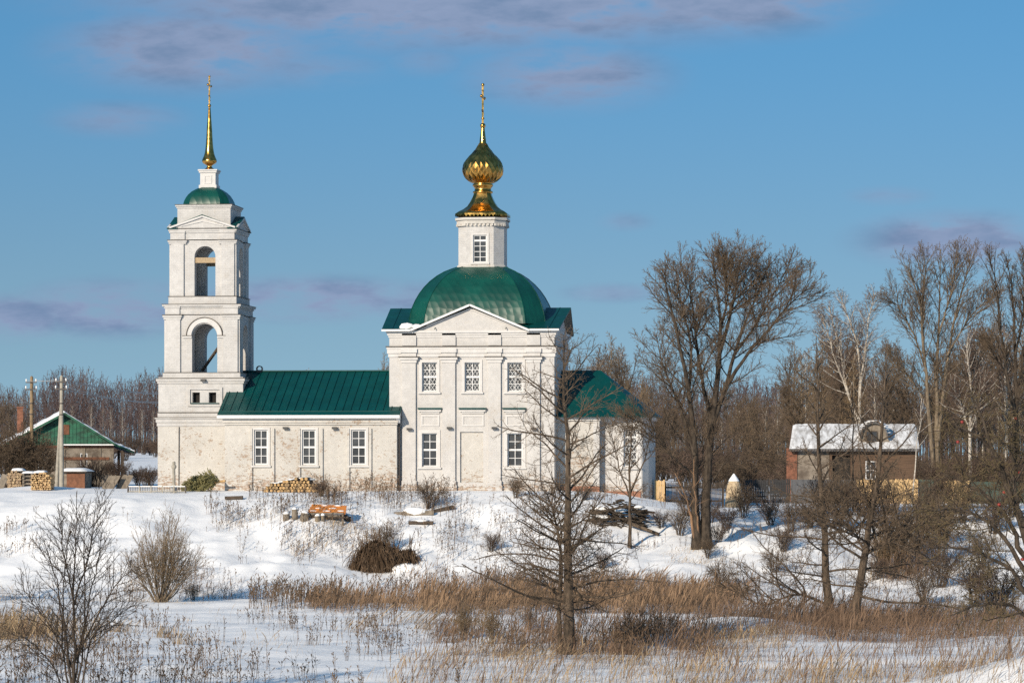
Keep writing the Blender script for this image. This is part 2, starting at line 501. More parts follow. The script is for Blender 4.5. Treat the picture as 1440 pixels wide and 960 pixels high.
def snow_mat():
    m = bpy.data.materials.new('snow'); m.use_nodes = True
    t = NT(m.node_tree); b = t.n['Principled BSDF']
    pos = t.node('ShaderNodeNewGeometry').outputs['Position']
    n1 = t.noise(pos, 0.35, 4, 0.55); n2 = t.noise(pos, 2.2, 6, 0.65); n3 = t.noise(pos, 11, 3, 0.6)
    c = t.mix(t.ramp(n1, .35, .7), (0.875, 0.875, 0.88), (0.91, 0.905, 0.90))
    # litter of seeds and grass blown over the crust
    sp = t.ramp(t.math('MULTIPLY_ADD', n3, .5, t.math('MULTIPLY', n2, .55)), .655, .73)
    c = t.mix(t.math('MULTIPLY', sp, .5), c, (0.42, 0.33, 0.24))
    t.link(c, b.inputs['Base Color'])
    b.inputs['Roughness'].default_value = 0.65
    b.inputs['Specular IOR Level'].default_value = 0.25
    bn = t.node('ShaderNodeBump'); bn.inputs['Strength'].default_value = 0.40; bn.inputs['Distance'].default_value = 0.10
    t.link(t.math('MULTIPLY_ADD', n2, 1.0, t.math('MULTIPLY', n3, .12)), bn.inputs['Height'])
    t.link(bn.outputs[0], b.inputs['Normal'])
    return m
M['snow'] = snow_mat()

def bark(name, c1, c2, scale=7):
    return mat(name, c1, 0.9, 0.5, scale, 0.8, 14, col2=c2, stretch=(1, 1, .35), spec=0.15)
M['bark'] = bark('grey_brown_bark', (0.135, 0.10, 0.072), (0.038, 0.030, 0.023))
M['bark_dark'] = bark('dark_bark', (0.085, 0.066, 0.05), (0.030, 0.024, 0.019))
M['bark_pale'] = bark('pale_grey_bark', (0.24, 0.19, 0.135), (0.11, 0.085, 0.06))
M['twig'] = mat('brown_twigs', (0.165, 0.120, 0.082), 0.85, 0.4, 2.0, spec=0.15)
M['twig_dark'] = mat('dark_twigs', (0.055, 0.042, 0.033), 0.85, 0.4, 2.0, spec=0.15)
M['twig_tan'] = mat('tan_twigs', (0.27, 0.185, 0.105), 0.85, 0.4, 2.0, spec=0.15)
M['twig_olive'] = mat('olive_brown_twigs', (0.165, 0.125, 0.068), 0.85, 0.4, 2.0, spec=0.15)
M['twig_red'] = mat('reddish_brown_twigs', (0.175, 0.120, 0.092), 0.85, 0.4, .5, spec=0.15)
M['twig_forest'] = mat('far_wood_twigs', (0.150, 0.108, 0.102), 0.9, 0.45, .12, spec=0.1)
M['birch'] = mat('birch_bark', (0.62, 0.57, 0.49), 0.8, .5, 5, col2=(0.28, 0.24, 0.20), stretch=(1, 1, 3), spec=0.15)
M['reed'] = mat('dry_reed', (0.29, 0.19, 0.118), 0.85, .45, .7, col2=(0.135, 0.092, 0.062), spec=0.1)
M['grass_brown'] = mat('rusty_brown_grass', (0.225, 0.148, 0.098), 0.9, .45, .9, col2=(0.11, 0.074, 0.052), spec=0.1)
M['reed_pale'] = mat('straw_grass', (0.40, 0.295, 0.175), 0.85, .45, .9, col2=(0.22, 0.16, 0.10), spec=0.1)
M['reed_dark'] = mat('brown_weeds', (0.17, 0.115, 0.075), 0.9, .45, .9, col2=(0.09, 0.065, 0.045), spec=0.1)

# ------------------------------------------------------------------ the ground
def axis(lo, hi, step, far):
    core = np.arange(lo, hi + step / 2, step)
    out = []; s = step; p = hi
    while p < far[1]:
        s *= 1.22; p += s; out.append(p)
    inn = []; s = step; p = lo
    while p > far[0]:
        s *= 1.22; p -= s; inn.append(p)
    return np.array(inn[::-1] + list(core) + out)
gx = axis(-40, 44, 0.30, (-3000, 3000)); gy = axis(-100, 22, 0.30, (-420, 3600))
GX, GY = np.meshgrid(gx, gy)
GZ = ground(GX, GY)
nx, ny = len(gx), len(gy)
idx = np.arange(nx * ny).reshape(ny, nx)
quads = np.stack([idx[:-1, :-1], idx[:-1, 1:], idx[1:, 1:], idx[1:, :-1]], -1).reshape(-1, 4)
gr = np_mesh('ground', np.stack([GX, GY, GZ], -1).reshape(-1, 3), quads, M['snow'])
tag(gr, 'snow covered meadow, bank and terrace around the church', 'ground', kind='structure')

# ================================================================== the church
AX = 4.4                                           # Y of the long axis
church = thing('church', (0, 0, 0), 'white limewashed church with green roofs, bell tower and gilded onion dome, above the snowy bank', 'church')
GB = -0.6                                          # walls start a little below the snow

def grid_wall(mb, Y, x0, x1, z0, z1, holes, depth):
    """front face at Y with rectangular openings and their reveals"""
    xs = sorted({x0, x1, *[h[0] for h in holes], *[h[1] for h in holes]})
    zs = sorted({z0, z1, *[h[2] for h in holes], *[h[3] for h in holes]})
    for a, b in zip(xs, xs[1:]):
        for c, d in zip(zs, zs[1:]):
            mx, mz = (a + b) / 2, (c + d) / 2
            if any(h[0] < mx < h[1] and h[2] < mz < h[3] for h in holes): continue
            mb.add([(a, Y, c), (b, Y, c), (b, Y, d), (a, Y, d)], [(0, 1, 2, 3)])
    for a, b, c, d in holes:
        y2 = Y + depth
        mb.add([(a, Y, c), (b, Y, c), (b, Y, d), (a, Y, d), (a, y2, c), (b, y2, c), (b, y2, d), (a, y2, d)],
               [(0, 4, 5, 1), (1, 5, 6, 2), (2, 6, 7, 3), (3, 7, 4, 0), (4, 7, 6, 5)])
def shell(mb, x0, x1, y0, y1, z0, z1):
    """the other three walls and the top of a block whose front is a grid_wall"""
    mb.add([(x0, y0, z0), (x1, y0, z0), (x1, y1, z0), (x0, y1, z0), (x0, y0, z1), (x1, y0, z1), (x1, y1, z1), (x0, y1, z1)],
           [(1, 2, 6, 5), (2, 3, 7, 6), (3, 0, 4, 7), (4, 5, 6, 7)])
def rectpx(l, r, t, b, Y):
    """pixel rectangle on a plane parallel to the facade"""
    return X(l, Y), X(r, Y), Z(b, Y, (l + r) / 2), Z(t, Y, (l + r) / 2)
def lattice(mb, x0, x1, z0, z1, y, sp, w_):
    for sgn in (1, -1):
        k = -40
        while k < 40:
            # line z = z0 + sgn*1.5*(x - (x0+k*sp))
            pts = []
            for xx in (x0, x1):
                zz_ = z0 + sgn * 1.5 * (xx - x0 - k * sp)
                if z0 <= zz_ <= z1: pts.append((xx, zz_))
            for zz_ in (z0, z1):
                xx = x0 + k * sp + sgn * (zz_ - z0) / 1.5
                if x0 < xx < x1: pts.append((xx, zz_))
            if len(pts) >= 2:
                pts.sort()
                a, b = pts[0], pts[-1]
                if abs(a[0] - b[0]) > .05: mb.bar((a[0], y, a[1]), (b[0], y, b[1]), w_, w_, (0, 1, 0))
            k += 1
def window(parent, rect, Y, cols, rows, thick_row=None, lat=False, depth=.20, fr=.06, name='window'):
    x0, x1, z0, z1 = rect
    y = Y + depth
    f = MB()
    f.box(x0 + .003, x0 + fr, y - .09, y, z0 + .003, z1 - .003); f.box(x1 - fr, x1 - .003, y - .09, y, z0 + .003, z1 - .003)
    f.box(x0 + fr, x1 - fr, y - .09, y, z0 + .003, z0 + fr); f.box(x0 + fr, x1 - fr, y - .09, y, z1 - fr, z1 - .003)
    for i in range(1, cols):
        xx = x0 + (x1 - x0) * i / cols
        f.box(xx - .020, xx + .020, y - .075, y - .012, z0 + fr, z1 - fr)
    for i in range(1, rows):
        zz_ = z0 + (z1 - z0) * i / rows
        t_ = .055 if i == thick_row else .018
        f.box(x0 + fr, x1 - fr, y - .072 - (.01 if i == thick_row else 0), y - .015, zz_ - t_, zz_ + t_)
    o = f.build(name, M['white_paint'], parent)
    g = MB(); g.box(x0 + fr * .5, x1 - fr * .5, y - .022, y - .006, z0 + fr * .5, z1 - fr * .5)
    g.build('pane', M['glass'], o)
    if lat:
        l = MB(); lattice(l, x0 + fr, x1 - fr, z0 + fr, z1 - fr, y - .035, .215, .022)
        l.build('lattice', M['white_paint'], o)
    return o
def ringbox(mb, x0, x1, y0, y1, p, z0, z1): mb.box(x0 - p, x1 + p, y0 - p, y1 + p, z0, z1)

# ---- the main block
mx0, mx1 = X(547.5, 0), X(779.5, 0)
my0, my1 = 0.0, 2 * AX
zE = Z(464, -.36)
main = MB()
up_w = [rectpx(a, b, 509.5, 550, 0) for a, b in ((593.5, 614.5), (653.5, 674.5), (713.5, 734.5))]
lo_w = [rectpx(a, b, 609, 655.5, 0) for a, b in ((593.5, 614.5), (713.5, 734.5))]
door_r = rectpx(647, 679.5, 607, 678, 0)
grid_wall(main, 0, mx0, mx1, GB, zE - .02, up_w + lo_w + [(door_r[0], door_r[1], door_r[2], door_r[3])], .26)
shell(main, mx0, mx1, my0, my1, GB, zE - .02)
mo = main.build('main_wall', M['wall'], church)
for r in up_w: window(church, r, 0, 2, 4, 2, True, .22)
for i, r in enumerate(lo_w): window(church, r, 0, 2, 4, 2, False, .22)
d_ = MB(); d_.box(door_r[0] + .004, door_r[1] - .004, .13, .22, door_r[2] + .004, door_r[3] - .004)
blind = d_.build('blind_door', M['wall_nave'], church)
blind['label'] = 'walled-up doorway filled with stained pale plaster'
# surrounds, sills, panels
def surround(mb, l, r, t, b, Y, w_=.16, p=.05, sill=True):
    x0, x1, z0, z1 = rectpx(l, r, t, b, Y)
    mb.box(x0 - w_, x0 - .002, Y - p, Y + .02, z0 - .05, z1 + w_)
    mb.box(x1 + .002, x1 + w_, Y - p, Y + .02, z0 - .05, z1 + w_)
    mb.box(x0 - .002, x1 + .002, Y - p, Y + .02, z1 + .002, z1 + w_)
    if sill: mb.box(x0 - w_ - .06, x1 + w_ + .06, Y - p - .07, Y + .02, z0 - .15, z0 - .052)
for a, b, t_, b_, w_ in ((593.5, 614.5, 509.5, 550, .16), (653.5, 674.5, 509.5, 550, .16), (713.5, 734.5, 509.5, 550, .16), (593.5, 614.5, 609, 655.5, .2), (713.5, 734.5, 609, 655.5, .2)):
    tr = MB(); surround(tr, a, b, t_, b_, 0, w_); tr.build('window_surround', M['trim'], church)
for (a, b) in ((588, 622), (645.5, 684.5), (707, 740)):
    pn = MB()
    x0, x1, z0, z1 = rectpx(a, b, 575.5, 581, 0)
    pn.box(x0 + .06, x1 - .06, -.16, .01, z0 + .1, z1)                       # moulded shelf
    pn.box(x0 + .16, x1 - .16, -.09, .01, z0, z0 + .1)
    x2, x3, z2, z3 = rectpx(a + 4, b - 4, 583, 599, 0)
    for (p, q, r_, s_) in ((x2, x2 + .11, z2, z3), (x3 - .11, x3, z2, z3), (x2 + .11, x3 - .11, z2, z2 + .1), (x2 + .11, x3 - .11, z3 - .1, z3)):
        pn.box(p, q, -.045, .01, r_, s_)
    o = pn.build('panel_cornice', M['trim'], church)
    cp = MB(); x0, x1, z0, z1 = rectpx(a, b, 572, 575.3, 0); cp.box(x0, x1, -.27, .01, z0 + .003, z0 + .09)
    cp.build('green_flashing', M['roof'], o)
# pilasters with capitals and stepped bases
for (a, b) in ((566, 585), (622.5, 640.5), (687, 704.5), (741.5, 759.5)):
    x0, x1 = X(a, 0), X(b, 0)
    p = MB()
    p.box(x0, x1, -.15, .01, GB, Z(506, 0))
    p.box(x0 - .1, x1 + .1, -.25, .01, GB, .35); p.box(x0 - .05, x1 + .05, -.20, .01, .35, .62)
    o = p.build('pilaster', M['wall'], church)
    c = MB(); z1 = Z(502.5, 0)
    c.box(x0 - .06, x1 + .06, -.20, .01, Z(510, 0), Z(506, 0) - .002); c.box(x0 - .14, x1 + .14, -.27, .01, Z(506, 0), z1)
    c.build('capital', M['trim'], o)
    c = MB(); c.box(x0 - .22, x1 + .22, -.33, .01, z1 + .002, z1 + .05); c.build('flashing', M['flashing'], o)
    # the broken-forward entablature block above it
    e = MB(); e.box(x0 - .03, x1 + .03, -.16, .01, z1 + .052, Z(496, 0)); e.box(x0 - .09, x1 + .09, -.24, .01, Z(496, 0) + .002, Z(490.5, 0)); e.build('entablature_block', M['trim'], o)
    e = MB(); e.box(x0 - .02, x1 + .02, -.11, .01, Z(486, 0), Z(469, 0)); e.build('frieze_block', M['wall'], o)
# plinth
pl = MB(); pl.box(mx0 - .10, mx1 + .10, -.10, my1 + .1, GB, .22); pl.build('plinth', M['wall_nave'], church)
# entablature round the block
co = MB()
ringbox(co, mx0, mx1, my0, my1, .06, Z(502, 0), Z(497, 0)); ringbox(co, mx0, mx1, my0, my1, .12, Z(496.9, 0), Z(491, 0)); ringbox(co, mx0, mx1, my0, my1, .15, Z(490.9, 0), Z(488.2, 0))
co.build('cornice', M['trim'], church)
fl = MB(); ringbox(fl, mx0, mx1, my0, my1, .20, Z(488, 0), Z(486.6, 0)); fl.build('flashing', M['flashing'], church)
co = MB()
ringbox(co, mx0, mx1, my0, my1, .05, Z(474.5, 0), Z(471.6, 0)); ringbox(co, mx0, mx1, my0, my1, .11, Z(471.5, 0), Z(468.6, 0)); ringbox(co, mx0, mx1, my0, my1, .18, Z(468.5, 0), zE - .012)
co.build('eaves_cornice', M['trim'], church)

# ---- main roof: a low gable along the church crossed by the front pediment
ov = .38
xl, xr = X(549, AX), X(803, AX)
zR = Z(433, AX, 676)
th = .07
rf = MB()
fx0, fx1 = X(536.5, -ov), X(786, -ov)
pa = P(660.5, 428.5, -ov); pl_ = P(577, 464, -ov); pr_ = P(744, 464, -ov)
rf.slab([(fx0, 2 * AX + ov, zE + .03), (fx1, 2 * AX + ov, zE + .03), (xr, AX, zR), (xl, AX, zR)], th)
rf.slab([(fx0, -ov, zE + .03), (pl_.x + .1, -ov, zE + .03), (pa.x - .4, AX, zR), (xl, AX, zR)], th)
rf.slab([(pr_.x - .1, -ov, zE + .03), (fx1, -ov, zE + .03), (xr, AX, zR), (pa.x + .4, AX, zR)], th)
rf.slab([(pl_.x, -ov, zE + .036), (pa.x, -ov, pa.z), (pa.x, AX, pa.z), (pl_.x, AX, zE + .036)], th)
rf.slab([(pr_.x, -ov, zE + .036), (pa.x, -ov, pa.z), (pa.x, AX, pa.z), (pr_.x, AX, zE + .036)], th)
ro = rf.build('roof', M['roof'], church)
sm_ = MB()
for frac in (0.06, .18, .30):
    for s_ in (0, 1):
        sm_ = MB(); a = fx0 + (fx1 - fx0) * (frac if s_ == 0 else 1 - frac); b = xl + (xr - xl) * (frac if s_ == 0 else 1 - frac)
        sm_.bar((a, -ov, zE + .045), (b, AX, zR + .012), .03, .04)
        sm_.build('seam', M['roof'], ro)
# white fascias
fa = MB()
fa.box(fx0, pl_.x - .02, -ov - .03, -ov - .002, zE - .07, zE + .045); fa.box(pr_.x + .02, fx1, -ov - .03, -ov - .002, zE - .07, zE + .045)
for a, b in ((pl_, pa), (pa, pr_)):
    a2 = Vector((a.x, -ov - .03, a.z - .01)); b2 = Vector((b.x, -ov - .03, b.z - .01))
    fa.bar(a2, b2, .05, .12, (0, 0, 1))
fa.build('fascia', M['white_paint'], ro)
# tympana
ty = MB()
ty.prism([(pl_.x + .25, zE - .02), (pr_.x - .25, zE - .02), (pa.x, pa.z - .14)], -.06, .25)
kz = (zR - zE) / (AX + ov)
for x0, x1 in ((mx0 + .02, mx0 + .3), (mx1 - .3, mx1 - .02)):
    ty.prism_x([(my0 + .05, zE - .015), (my1 - .05, zE - .015), (AX, zR - .22)], x0, x1)
ty.build('pediment', M['wall'], church)
tp = MB(); tpz = Z(466, -.06)
ty_step = MB()
a = P(600, 457.5, -.1); b = P(660.5, 434.5, -.1); c = P(722, 457.5, -.1)
ty_step.bar((a.x, -.10, a.z), (b.x, -.10, b.z), .08, .06); ty_step.bar((b.x, -.10, b.z), (c.x, -.10, c.z), .08, .06)
ty_step.build('raking_moulding', M['trim'], church)
# side gable soffit boards
sb = MB()
for xs, xe in ((xr - .02, mx1 + .02), ):
    sb.slab([(xs, AX, zR - .10), (fx1 - .04, -ov, zE - .06), (mx1, -.01, zE - .05), (mx1, AX, zR - .16)], .03)
    sb.slab([(xs, AX, zR - .10), (fx1 - .04, 2 * AX + ov, zE - .06), (mx1, my1, zE - .05), (mx1, AX, zR - .16)], .03)
sb.build('soffit', M['grey_wood'], ro)
# lump of snow caught behind the pediment's foot
sn = MB(); q = P(574, 459, -.1)
sn.blob((q.x - .1, q.y + .15, q.z - .05), .42, .3, .24, 12, 8, .25, 3); sn.blob((q.x + .45, q.y + .2, q.z + .0), .3, .25, .14, 10, 6, .2, 5)
sn.build('snow_lump', M['snow'], church)['label'] = 'lump of snow at the foot of the pediment'

# ---- main dome, drum and onion
dcx = X(679, AX)
dz0 = Z(459, AX, 680); dz1 = Z(377, AX, 680)
prof = [(4.08, 0), (4.0, .14), (3.88, .28), (3.70, .41), (3.48, .53), (3.22, .64), (2.90, .745), (2.52, .84), (2.12, .915), (1.72, .968), (1.42, 1.0)]
do = MB().facet([(h, dz0 + (dz1 - dz0) * t) for h, t in prof], .74, (dcx, AX)).build('dome', M['dome'], church)
for sx, sy in ((1, -1), (-1, -1), (1, 1), (-1, 1)):
    for swap in (0, 1):
        pts = []; rb = MB()
        for h, t in prof:
            k = h * .74
            x, y = (k * sx, h * sy) if swap == 0 else (h * sx, k * sy)
            pts.append((dcx + x, AX + y, dz0 + (dz1 - dz0) * t))
        for a, b in zip(pts, pts[1:]): rb.bar(a, b, .05, .05)
        rb.build('ridge_seam', M['dome'], do)
rz0, rz1 = dz1 - .05, Z(309, AX - 1.37, 680)
DH, DR = 1.37, .59
yf_ = AX - DH
wr = rectpx(665.5, 684.5, 330.5, 369, yf_)
dr = MB()
# front facet with its opening, the other seven plain
c8 = [(DH * DR, -DH), (DH, -DH * DR), (DH, DH * DR), (DH * DR, DH), (-DH * DR, DH), (-DH, DH * DR), (-DH, -DH * DR), (-DH * DR, -DH)]
grid_wall(dr, yf_, dcx - DH * DR, dcx + DH * DR, rz0, rz1, [wr], .16)
for i in range(7):
    a, b = c8[i], c8[i + 1]
    dr.add([(dcx + a[0], AX + a[1], rz0), (dcx + b[0], AX + b[1], rz0), (dcx + b[0], AX + b[1], rz1), (dcx + a[0], AX + a[1], rz1)], [(0, 1, 2, 3)])
dro = dr.build('drum', M['wall_tower'], church)
window(church, wr, yf_, 2, 5, 4, False, .14, .06)
tr = MB(); x0, x1, z0, z1 = wr
for (p, q, r_, s_) in ((x0 - .13, x0 - .002, z0, z1 + .12), (x1 + .002, x1 + .13, z0, z1 + .12), (x0, x1, z1 + .002, z1 + .12)): tr.box(p, q, yf_ - .05, yf_ + .02, r_, s_)
tr.box(x0 - .16, x1 + .16, yf_ - .09, yf_ + .02, z0 - .11, z0 - .002)
tr.build('surround', M['trim'], dro)
cn = MB()
cz = [Z(p, AX - 1.5, 680) for p in (318, 314, 309, 305.5, 303)]
for (h, a, b) in ((1.41, cz[0], cz[1] - .002), (1.47, cz[1], cz[2] - .002), (1.55, cz[2], cz[3])):
    cn.facet([(h, a), (h, b)], DR, (dcx, AX)); cn.facet([(h - .3, a), (h, a)], DR, (dcx, AX))
for i in range(8):                                                     # the toothed frieze
    a, b = c8[i], c8[(i + 1) % 8]
    for k in range(7):
        t = (k + .5) / 7
        px_, py_ = (a[0] + (b[0] - a[0]) * t) * 1.065, (a[1] + (b[1] - a[1]) * t) * 1.065
        cn.box(dcx + px_ - .05, dcx + px_ + .05, AX + py_ - .05, AX + py_ + .05, cz[1] - .14, cz[1] - .004)
cn.facet([(1.45, rz0 + .03), (1.45, rz0 + .14), (1.38, rz0 + .18)], DR, (dcx, AX))
cn.build('cornice', M['wall_nave'], dro)
zpx = lambda p: Z(p, AX, 680)
S_ = 1 / 23.55
sk = MB().facet([(1.56, zpx(303.4)), (1.56, zpx(302)), (1.36, zpx(298.5)), (1.12, zpx(295.5)), (.88, zpx(291)), (.72, zpx(285)), (.56, zpx(277)), (.50, zpx(272))], DR, (dcx, AX))
sk.lathe([(.50, zpx(272.5)), (.60, zpx(271.5)), (.60, zpx(269.5)), (.50, zpx(268.5)), (.50, zpx(265)), (.56, zpx(263)), (.62, zpx(261.5)), (.62, zpx(259.8)), (.55, zpx(258.6)), (.6, zpx(257.4))], (dcx, AX), 20)
sk.build('gilded_skirt', M['gold'], church)
# gilded drip edge with points
de = MB()
for i in range(8):
    a, b = c8[i], c8[(i + 1) % 8]
    n_ = 8 if i % 2 else 6
    s2 = 1.565 / DH
    for k in range(n_):
        t0, t1, tm = k / n_, (k + 1) / n_, (k + .5) / n_
        q = lambda t, dz: (dcx + (a[0] + (b[0] - a[0]) * t) * s2, AX + (a[1] + (b[1] - a[1]) * t) * s2, zpx(303.4) - dz)
        de.add([q(t0, 0), q(t1, 0), q(tm, .14)], [(0, 1, 2)])
de.build('drip_edge', M['gold'], church)
# onion in lozenge shingles
on_px = [(257.8, 14.5), (255, 19.5), (251, 24), (246, 27.3), (240.5, 28.6), (235, 28.3), (229.5, 26.3), (224.5, 23), (220, 19.2), (216, 15.4), (212.5, 12), (209, 9), (205.5, 6.8), (201, 5)]
on = MB(); NL = 24
rows = [(r * S_, zpx(p)) for p, r in on_px]
vs = []
for j, (r, z) in enumerate(rows):
    for i in range(NL):
        a = 2 * math.pi * (i + .5 * (j % 2)) / NL
        vs.append((dcx + r * math.cos(a), AX + r * math.sin(a), z))
fs = []
J = len(rows)
for j in range(J - 2):
    for i in range(NL):
        if j % 2 == 0:
            l_, r_ = (j + 1) * NL + (i - 1) % NL, (j + 1) * NL + i
        else:
            l_, r_ = (j + 1) * NL + i, (j + 1) * NL + (i + 1) % NL
        fs.append((j * NL + i, r_, (j + 2) * NL + i, l_))
for i in range(NL):                                                     # close the first and last half rows
    fs.append((i, (i + 1) % NL, NL + i))
    j = J - 1
    if j % 2: fs.append((j * NL + i, (j - 1) * NL + (i + 1) % NL, j * NL + (i + 0) % NL)) if False else None
# each lozenge is a slightly raised tile of its own
tile = MB()
for f in fs:
    if f is None: continue
    pts = [Vector(vs[k]) for k in f]
    cen = sum(pts, Vector()) / len(pts)
    rad = Vector((cen.x - dcx, cen.y - AX, 0)).normalized()
    ra, rb_ = random.uniform(-.02, .02), random.uniform(-.024, .024)
    tilt = [p + rad * (.022 + (ra, rb_, -ra, -rb_)[k]) for k, p in enumerate(pts)]
    if len(pts) == 4: tile.add(tilt, [(0, 1, 2, 3)])
    else: tile.add(tilt, [(0, 1, 2)])
tile.lathe([(r * .965, z) for r, z in rows] + [(4.4 * S_, zpx(196)), (3.6 * S_, zpx(190)), (3.0 * S_, zpx(184)), (2.6 * S_, zpx(180))], (dcx, AX), 26)
ono = tile.build('onion_dome', M['gold'], church)
def ball(mb, c, r, n=14, m=8):
    mb.lathe([(max(r * math.sin(math.pi * i / m), .002), c[2] - r * math.cos(math.pi * i / m)) for i in range(m + 1)], (c[0], c[1]), n)
fi = MB(); ball(fi, (dcx, AX, zpx(177)), 4.0 * S_); fi.build('finial_ball', M['gold'], ono)
def cross(zb, zt, cx, sc, parent):
    """an Orthodox cross seen almost edge-on: its bars run along the church's depth"""
    c = MB(); h = zt - zb
    c.box(cx - .055 * sc, cx + .055 * sc, AX - .06 * sc, AX + .06 * sc, zb, zt)
    c.box(cx - .045 * sc, cx + .045 * sc, AX - .62 * sc, AX + .62 * sc, zb + h * .66, zb + h * .66 + .11 * sc)
    c.box(cx - .04 * sc, cx + .04 * sc, AX - .30 * sc, AX + .30 * sc, zb + h * .83, zb + h * .83 + .09 * sc)
    c.bar((cx, AX - .34 * sc, zb + h * .34), (cx, AX + .34 * sc, zb + h * .26), .08 * sc, .09 * sc)
    for zz_, s_ in ((zb + h * .66 + .05 * sc, .66), (zt, 0)):
        for sg in ((-1, 1) if s_ else (0,)): ball(c, (cx, AX + sg * s_ * sc, zz_), .10 * sc, 10, 6)
    c.lathe([(.06 * sc, zb + h * .10), (.11 * sc, zb + h * .13), (.06 * sc, zb + h * .16)], (cx, AX), 10)
    return c.build('cross', M['gold'], parent)
cross(zpx(174), zpx(119.5), dcx, 1.0, ono)

# ---- the nave (refectory)
nY = -.6
nx0, nx1 = X(316, nY), X(558, nY)
ny1 = 2 * AX - nY
nzE = Z(587.5, nY)
nw = [rectpx(a, b, 604, 653, nY) for a, b in ((357.5, 376.5), (425, 444), (494, 514.5))]
nv = MB()
grid_wall(nv, nY, nx0, nx1, GB, nzE, nw, .24)
shell(nv, nx0, nx1, nY, ny1, GB, nzE)
nv.build('nave_wall', M['wall_nave'], church)
for r in nw: window(church, r, nY, 2, 4, 2, False, .15, .075)
for a, b, a2, b2 in ((357.5, 376.5, 354, 385), (425, 444, 421.5, 453), (494, 514.5, 490.5, 521.5)):
    tr = MB(); surround(tr, a, b, 604, 653, nY, .14, .05); tr.build('window_surround', M['trim'], church)
    x0, x1 = X(a2, nY), X(b2, nY)
    for x_ in (x0, x1):                                               # the tall shallow strips beside each window
        tr = MB(); tr.box(x_ - .09, x_ + .05, nY - .11, nY + .01, .05, Z(602, nY)); tr.build('wall_strip', M['wall_nave'], church)
tr = MB()
tr.box(nx0 - .05, nx1 + .05, nY - .09, nY + .01, Z(597, nY), Z(594, nY)); tr.box(nx0 - .1, nx1 + .1, nY - .16, ny1 + .1, Z(593.8, nY), nzE - .002)
tr.build('nave_cornice', M['wall_nave'], church)
eY = nY - .42
ex0, ex1 = X(305, eY), X(562, eY)
eZ = Z(583.5, eY); rZ = Z(522, AX, 450)
rf = MB()
rx0, rx1 = X(319 + 14, AX), X(550, AX)
rf.slab([(ex0, eY, eZ), (ex1, eY, eZ), (ex1, AX, rZ), (ex0, AX, rZ)], .07)
rf.slab([(ex0, 2 * AX - eY, eZ), (ex1, 2 * AX - eY, eZ), (ex1, AX, rZ), (ex0, AX, rZ)], .07)
nro = rf.build('nave_roof', M['roof'], church)
sm_ = MB()
k = (rZ - eZ) / (AX - eY)
for i in range(23):
    xx = ex0 + .18 + i * (ex1 - ex0 - .3) / 22
    sm_.bar((xx, eY + .45, eZ + k * .45 + .02), (xx, AX, rZ + .02), .032, .06)
sm_.bar((ex0, eY + .46, eZ + k * .46 + .01), (ex1, eY + .46, eZ + k * .46 + .01), .05, .035)
sm_.bar((ex0, AX, rZ + .035), (ex1, AX, rZ + .035), .16, .07)
sm_.build('seam', M['roof'], nro)
fa = MB(); fa.box(ex0, ex1, eY - .035, eY - .003, eZ - .16, eZ + .012)
fa.box(ex0, ex1, eY, nY - .17, eZ - .19, eZ - .161)
fa.build('fascia', M['white_paint'], nro)
# closed gable ends
for xa, xb in ((nx1 - .2, nx1 - .004), (nx0 + .004, nx0 + .2)):
    ge = MB(); ge.prism_x([(nY + .03, nzE - .01), (ny1 - .03, nzE - .01), (AX, rZ - .12)], xa, xb); ge.build('gable', M['wall_nave'], church)
sb = MB(); sb.prism_x([(eY + .02, eZ - .09), (nY + .6, eZ + k * (nY + .6 - eY) - .09), (nY - .0, nzE - .3), (eY + .2, eZ - .25)], nx1 + .002, ex1 - .03)
sb.build('soffit', M['white_paint'], nro)
# rounded vent at the ridge
vt = MB(); q = P(365, 519, AX)
for i in range(8):
    a0, a1 = R(-30 + i * 30), R(-30 + (i + 1) * 30)
    vt.bar((q.x + .17 * math.cos(a0), AX, q.z + .02 + .17 * math.sin(a0)), (q.x + .17 * math.cos(a1), AX, q.z + .02 + .17 * math.sin(a1)), .05, .3, (0, 1, 0))
vt.box(q.x - .16, q.x + .16, AX - .15, AX + .15, rZ - .05, rZ + .09)
vt.build('roof_vent', M['lamp_metal'], church)
# drainpipe in the corner
dp = MB(); dp.cyl((nx1 + .10, nY + .25, GB), (nx1 + .10, nY + .25, nzE + .05), .055); dp.build('downpipe', M['crack'], church)
# floodlights
for (a, b, Y) in ((402, 601.5, nY), (471, 601.5, nY), (576, 603, -.15), (632.5, 601.5, -.15), (695.5, 601.5, -.15), (751, 602.5, -.15), (286.5, 534.5, AX - 2.62)):
    f = MB(); q = P(a, b, Y)
    f.box(q.x - .15, q.x + .15, Y - .26, Y - .08, q.z - .07, q.z + .06); f.box(q.x - .04, q.x + .04, Y - .09, Y + .01, q.z - .02, q.z + .05)
    f.build('floodlight', M['lamp_metal'], church)

